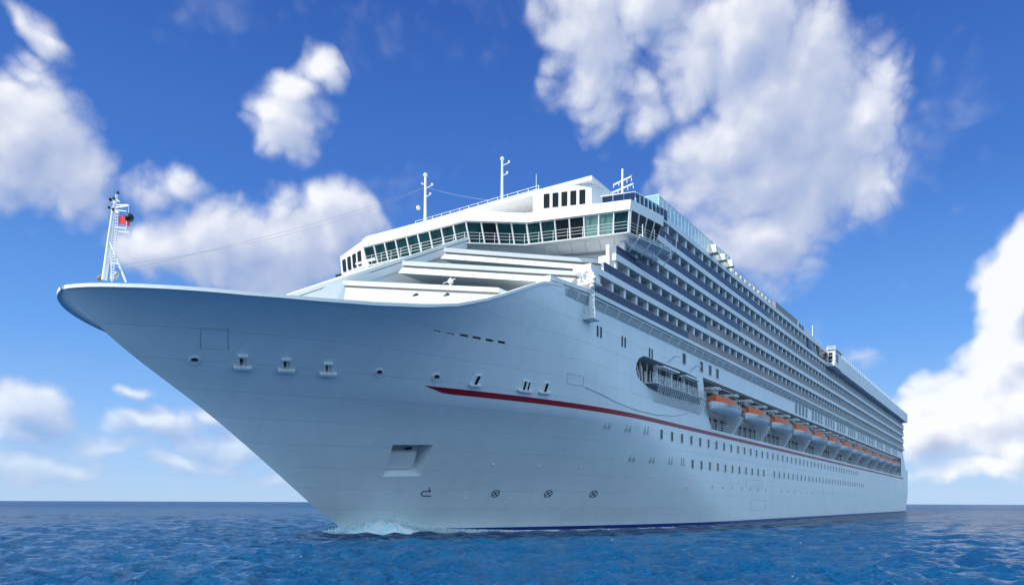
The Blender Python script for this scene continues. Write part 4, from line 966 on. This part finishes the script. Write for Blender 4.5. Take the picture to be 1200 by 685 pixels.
# lifeboat proto, x along the ship (fore = -x), origin at keel
def lifeboat():
    root=bpy.data.objects.new('lifeboat',None); COL.objects.link(root)
    Lh=6.2; st=[-1,-.94,-.8,-.55,-.2,.2,.55,.8,.94,1]
    def sect(u):
        k=(1-abs(u)**2.6)**.55; return 1.75*max(.04,k), .55*abs(u)**3     # half beam, keel rise
    prof=[(0,0),(.35,.05),(.7,.3),(.93,.75),(1,1.2),(1.03,1.5)]
    mb=MB(); vs=[]
    for u in st:
        b,kr=sect(u); sh=.35*abs(u)**2.5
        row=[(u*Lh,-b*px_,kr+(1.5+sh-kr)*(pz/1.5)) for px_,pz in prof[::-1]]+[(u*Lh,b*px_,kr+(1.5+sh-kr)*(pz/1.5)) for px_,pz in prof[1:]]
        vs+=row
    n=len(prof)*2-1; fs=[]
    for i in range(len(st)-1):
        for j in range(n-1): fs.append((i*n+j,(i+1)*n+j,(i+1)*n+j+1,i*n+j+1))
        fs.append((i*n+n-1,(i+1)*n+n-1,(i+1)*n,i*n))
    fs.append(tuple(range(n))); fs.append(tuple(range((len(st)-1)*n,len(st)*n)))
    mb.add(vs,fs); hb=mb.build('boat_hull','bwhite',root,smooth=True)
    mb=MB()
    for y in (-1.83,1.75): mb.box((-4.6,y,1.3),(4.6,y+.08,1.45))
    mb.build('rubbing_strake','grey',hb)
    def canopy(u0,u1,h0,h1,name,mt,nn=5):
        mb=MB(); vs=[];m_=13
        for i in range(nn+1):
            u=u0+(u1-u0)*i/nn; b,_=sect(u); sh=.35*abs(u)**2.5; h_=h0+(h1-h0)*i/nn
            for j in range(m_):
                a=math.pi*j/(m_-1); vs.append((u*Lh,b*1.0*(abs(math.cos(a))**.45)*(1 if math.cos(a)>0 else -1)*(1-.16*math.sin(a)),1.5+sh+h_*max(0,math.sin(a))**.8))
        fs=[(i*m_+j,(i+1)*m_+j,(i+1)*m_+j+1,i*m_+j+1) for i in range(nn) for j in range(m_-1)]
        fs+=[tuple(range(m_)),tuple(range(nn*m_,(nn+1)*m_))]
        mb.add(vs,fs); return mb.build(name,mt,root,smooth=True)
    canopy(-.95,-.15,1.15,1.55,'canopy','orange')
    c2=canopy(-.13,.9,1.45,1.15,'canopy','peach'); c2['label']='pale tan aft canopy'
    mb=MB(); mb.box((-3.6,-.9,2.9),(-1.2,.9,3.25)); mb.box((-3.3,-1.0,2.4),(-1.4,1.0,2.95)); mb.build('wheelhouse','inner',root,bevel=.06)
    w_=MB(); w_.box((-3.8,-1.72,2.15),(-3.0,-1.6,2.5)); 
    for k in range(3): mb=MB(); mb.box((1.2+1.25*k,-1.745,2.2),(1.9+1.25*k,-1.55,2.6)); mb.build('window','dark',root)
    mb=MB(); 
    for x in (-5.2,5.0): mb.tube((x,0,2.0),(x,0,3.2),.07,n=6)
    mb.build('lifting_hook','wire',root)
    mb=MB(); mb.tube((-2.6,-1.3,3.15),(2.6,-1.3,3.15),.03,n=4); mb.build('grab_rail','grey',root)
    return root
lb=lifeboat()
ordn=['Nearest','Second','Third','Fourth','Fifth','Sixth','Seventh','Eighth','Ninth','Tenth','Eleventh','Twelfth','Farthest']
for i in range(NB):
    if i==0: o=lb
    else:
        o=lb.copy(); COL.objects.link(o)
        for ch in list(lb.children):
            k=ch.copy(); COL.objects.link(k); k.parent=o
            for g_ in ch.children: q_=g_.copy(); COL.objects.link(q_); q_.parent=k
    o.location=world(82.4+BS*i,18.8,15.45); o.rotation_euler=(0,0,math.pi/2-TH); o.scale=(.92,.92,.82)
    lab={0:'nearest orange and white lifeboat, beside the open mooring deck',1:'orange and white lifeboat second from the bow, just aft of the nearest',12:'last and smallest-looking orange and white lifeboat, by the stern'}
    tag(o,lab.get(i,'orange and white lifeboat on the ship side, %s counted from the bow'%ordn[i].lower()),'lifeboat','lifeboats hanging along the ship side')
# stern fittings
mb=MB()
for k,(s,z) in enumerate(((300,20.2),(304,18.2),(308,16.6))):
    mb.box(S(s-3,16.8,z),S(s+3,-16.8,z+.25)); mb.box(S(s-3,16.6,z+1.0),S(s+3,16.7,z+1.06))
mb.build('stern_terrace','slab',ship)
# ------------------------------------------------------------------ sea
def sea():
    # a polar sheet round the photographer, finest in front, running to the horizon
    a_f=np.linspace(R(-40),R(40),1250); a_b=np.linspace(R(40),R(320),90)[1:-1]
    ang=np.concatenate([a_f,a_b]); na=len(ang)
    rr=[3.0]
    while rr[-1]<18: rr.append(rr[-1]*1.03)
    while rr[-1]<700: rr.append(rr[-1]*1.0062)
    while rr[-1]<60000: rr.append(rr[-1]*1.12)
    rr=np.array(rr); nr=len(rr)
    Rr,Aa=np.meshgrid(rr,ang,indexing='ij'); x=Rr*np.sin(Aa); y=Rr*np.cos(Aa)
    z=np.zeros_like(x); dx=np.zeros_like(x); dy=np.zeros_like(x)
    g=np.random.default_rng(5)
    cell=Rr*np.where(Rr<18,.03,.0062)
    for lam in np.geomspace(.40,8,80):
        k=2*np.pi/lam; th=g.normal(R(200),R(38)); kx,ky=k*math.sin(th),k*math.cos(th); ph=g.uniform(0,6.28)
        amp=.0150*lam**.95*(1 if lam<2.2 else (2.2/lam)**1.6)
        fade=np.clip((lam/cell-2.2)/3,0,1)
        arg=kx*x+ky*y+ph
        z+=amp*fade*np.sin(arg); dx+=amp*fade*.75*np.cos(arg)*kx/k; dy+=amp*fade*.75*np.cos(arg)*ky/k
    x=x+dx;y=y+dy
    v=np.stack([x,y,z],-1).reshape(-1,3)
    I,J=np.meshgrid(np.arange(nr-1),np.arange(na),indexing='ij'); J2=(J+1)%na
    q=np.stack([I*na+J,I*na+J2,(I+1)*na+J2,(I+1)*na+J],-1).reshape(-1,4)
    me=bpy.data.meshes.new('sea'); me.vertices.add(len(v)+1); 
    v=np.vstack([v,[0,0,0]]); me.vertices.foreach_set('co',v.astype(np.float32).ravel())
    tri=np.stack([np.full(na,len(v)-1),np.arange(na),(np.arange(na)+1)%na],-1)
    loops=np.concatenate([q.ravel(),tri.ravel()]); me.loops.add(len(loops)); me.loops.foreach_set('vertex_index',loops.astype(np.int32))
    npol=len(q)+len(tri); me.polygons.add(npol)
    st=np.concatenate([np.arange(len(q))*4,len(q)*4+np.arange(len(tri))*3]); me.polygons.foreach_set('loop_start',st.astype(np.int32))
    me.update(calc_edges=True); me.validate()
    me.polygons.foreach_set('use_smooth',[True]*len(me.polygons))
    bm=bmesh.new(); bm.from_mesh(me); bmesh.ops.recalc_face_normals(bm,faces=bm.faces); bm.to_mesh(me); bm.free()
    if me.polygons[0].normal.z<0: me.flip_normals()
    m=bpy.data.materials.new('sea_water'); m.use_nodes=True; nt=m.node_tree; N=nt.nodes; L=nt.links; b=N['Principled BSDF']
    b.inputs['IOR'].default_value=1.333; b.inputs['Roughness'].default_value=.09
    geo=N.new('ShaderNodeNewGeometry')
    def noise(sc,det,ro=.55):
        o=N.new('ShaderNodeTexNoise'); o.inputs['Scale'].default_value=sc; o.inputs['Detail'].default_value=det; o.inputs['Roughness'].default_value=ro; L.new(geo.outputs['Position'],o.inputs['Vector']); return o.outputs['Fac']
    big=noise(.09,6,.65)
    cr=N.new('ShaderNodeValToRGB'); L.new(big,cr.inputs[0]); cr.color_ramp.elements[0].position=.35; cr.color_ramp.elements[1].position=.65
    cr.color_ramp.elements[0].color=(.001,.056,.165,1); cr.color_ramp.elements[1].color=(.002,.078,.205,1)
    # foam flecks and streaks
    fn=noise(.8,9,.6); fr=N.new('ShaderNodeMapRange'); L.new(fn,fr.inputs[0]); fr.inputs[1].default_value=.69; fr.inputs[2].default_value=.75
    mx=N.new('ShaderNodeMix'); mx.data_type='RGBA'; L.new(fr.outputs[0],mx.inputs['Factor']); L.new(cr.outputs[0],mx.inputs['A']); mx.inputs['B'].default_value=(.6,.68,.74,1)
    L.new(mx.outputs['Result'],b.inputs['Base Color'])
    mpv=N.new('ShaderNodeMapping'); mpv.inputs['Scale'].default_value=(.6,1.6,1); mpv.inputs['Rotation'].default_value=(0,0,R(-15)); L.new(geo.outputs['Position'],mpv.inputs[0])
    def bumpn(sc,det,dist,strn,prev,far=None):
        o=N.new('ShaderNodeTexNoise'); o.inputs['Scale'].default_value=sc; o.inputs['Detail'].default_value=det; o.inputs['Roughness'].default_value=.6; L.new(mpv.outputs[0],o.inputs['Vector'])
        p=N.new('ShaderNodeBump'); p.inputs['Strength'].default_value=strn; p.inputs['Distance'].default_value=dist; L.new(o.outputs['Fac'],p.inputs['Height'])
        if prev: L.new(prev,p.inputs['Normal'])
        if far: L.new(far,p.inputs['Strength'])
        return p.outputs[0]
    ln=N.new('ShaderNodeVectorMath'); ln.operation='LENGTH'; L.new(geo.outputs['Position'],ln.inputs[0])
    fs_=N.new('ShaderNodeMapRange'); L.new(ln.outputs['Value'],fs_.inputs[0]); fs_.inputs[1].default_value=40; fs_.inputs[2].default_value=160; fs_.inputs[3].default_value=0; fs_.inputs[4].default_value=1
    p=bumpn(.09,3,9.0,.8,None,fs_.outputs[0]); p=bumpn(.3,4,4.0,.8,p,fs_.outputs[0])
    p=bumpn(.7,3,.9,.6,p); p=bumpn(1.8,5,.55,1.0,p); p=bumpn(6.0,4,.10,1.0,p)
    # waves too small to see at a distance spread the reflection
    rg=N.new('ShaderNodeMapRange'); L.new(ln.outputs['Value'],rg.inputs[0]); rg.inputs[1].default_value=20; rg.inputs[2].default_value=500; rg.inputs[3].default_value=.07; rg.inputs[4].default_value=.24; L.new(rg.outputs[0],b.inputs['Roughness'])
    sg=N.new('ShaderNodeMapRange'); L.new(ln.outputs['Value'],sg.inputs[0]); sg.inputs[1].default_value=25; sg.inputs[2].default_value=260; sg.inputs[3].default_value=.5; sg.inputs[4].default_value=.2; L.new(sg.outputs[0],b.inputs['Specular IOR Level'])
    L.new(p,b.inputs['Normal'])
    me.materials.append(m); o=bpy.data.objects.new('sea',me); COL.objects.link(o); tag(o,kind='structure'); return o
sea()
# ------------------------------------------------------------------ foam and spray where the bow cuts the water
def foam():
    m=bpy.data.materials.new('foam'); m.use_nodes=True; b=m.node_tree.nodes['Principled BSDF']; b.inputs['Base Color'].default_value=(1,1,1,1); b.inputs['Roughness'].default_value=.8
    b.inputs['Subsurface Weight'].default_value=.5; b.inputs['Subsurface Radius'].default_value=(.2,.3,.4)
    M['foam']=m
    m=bpy.data.materials.new('foam_blue'); m.use_nodes=True; b=m.node_tree.nodes['Principled BSDF']; b.inputs['Base Color'].default_value=(.62,.94,1.0,1); b.inputs['Roughness'].default_value=.3
    M['foamb']=m
    g=random.Random(9); mb=MB()
    def blob(s,w,z,r,mi):
        # ragged little clump: jittered octahedron
        c=S(s,w,z); vs=[]
        for d in ((1,0,0),(-1,0,0),(0,1,0),(0,-1,0),(0,0,1),(0,0,-1)):
            k=r*g.uniform(.5,1.5); vs.append((c[0]+d[0]*k+g.uniform(-.3,.3)*r,c[1]+d[1]*k+g.uniform(-.3,.3)*r,c[2]+d[2]*k*.8))
        mb.add(vs,[(0,2,4),(2,1,4),(1,3,4),(3,0,4),(2,0,5),(1,2,5),(3,1,5),(0,3,5)],mi)
    # the heaped body of the bow wave
    n_s,n_w=110,9; vs=[];fs=[]
    for i in range(n_s+1):
        s_=24.6+26*i/n_s; env=(1.35*math.exp(-((s_-28.3)/2.9)**2)+.22*math.exp(-((s_-36)/8)**2))
        w0_=hw(s_,0) if s_>25.7 else 0
        for j in range(n_w+1):
            v_=j/n_w; z_t=-.75+(env*(1-v_)**.8+.12)*g.uniform(.72,1.25)*(1 if j<n_w else 0)
            vs.append(S(s_,w0_-.1+v_*(1.0+2.2*env)+g.uniform(-.06,.06),z_t))
    for i in range(n_s):
        for j in range(n_w):
            a=i*(n_w+1)+j; fs.append((a,a+n_w+1,a+n_w+2,a+1))
    half=len(fs)//2
    for f in fs: mb.f.append(tuple(len(mb.v)+q for q in f)); mb.m.append(1 if g.random()<.30 else 0)
    mb.v+=vs
    for i in range(9000):
        t=g.random()**1.5; s=24.3+t*24; w=hw(s,0)+ .15+abs(g.gauss(0,.5+1.2*t)) if s>25.7 else g.gauss(0,.6)
        env=(1.5*math.exp(-((s-28.5)/3.2)**2)+.35*math.exp(-((s-34)/7)**2))
        z=-.5+env*g.random()**1.6
        if g.random()<.12: z+=g.random()*.4*env
        blob(s,w,z,g.uniform(.025,.085)*(1-.4*t),1 if g.random()<.4 else 0)
    for i in range(0):      # foam thrown ahead and to starboard
        s=25.5-g.random()**1.2*11; w=g.gauss(-1.5,3.2)-.3*(25-s); blob(s,w,-.5+g.random()*.10,g.uniform(.03,.10),g.random()<.4)
    for i in range(2500):      # trailing line of bubbles along the hull
        s=34+g.random()*40; w=hw(s,0)+1.6+.05*(s-34)+g.gauss(0,.25); blob(s,w,-.52+g.random()*.1,g.uniform(.02,.06),0)
    o=mb.build('bow_spray',['foam','foamb'],None)
    o.location=ship.location; o.rotation_euler=ship.rotation_euler; tag(o,kind='stuff')
    o['label']='white and pale blue spray thrown up where the bow cuts the sea'; o['category']='spray'
foam()
SC.cycles.max_bounces=6
SC.cycles.diffuse_bounces=3; SC.cycles.glossy_bounces=3; SC.cycles.transparent_max_bounces=6
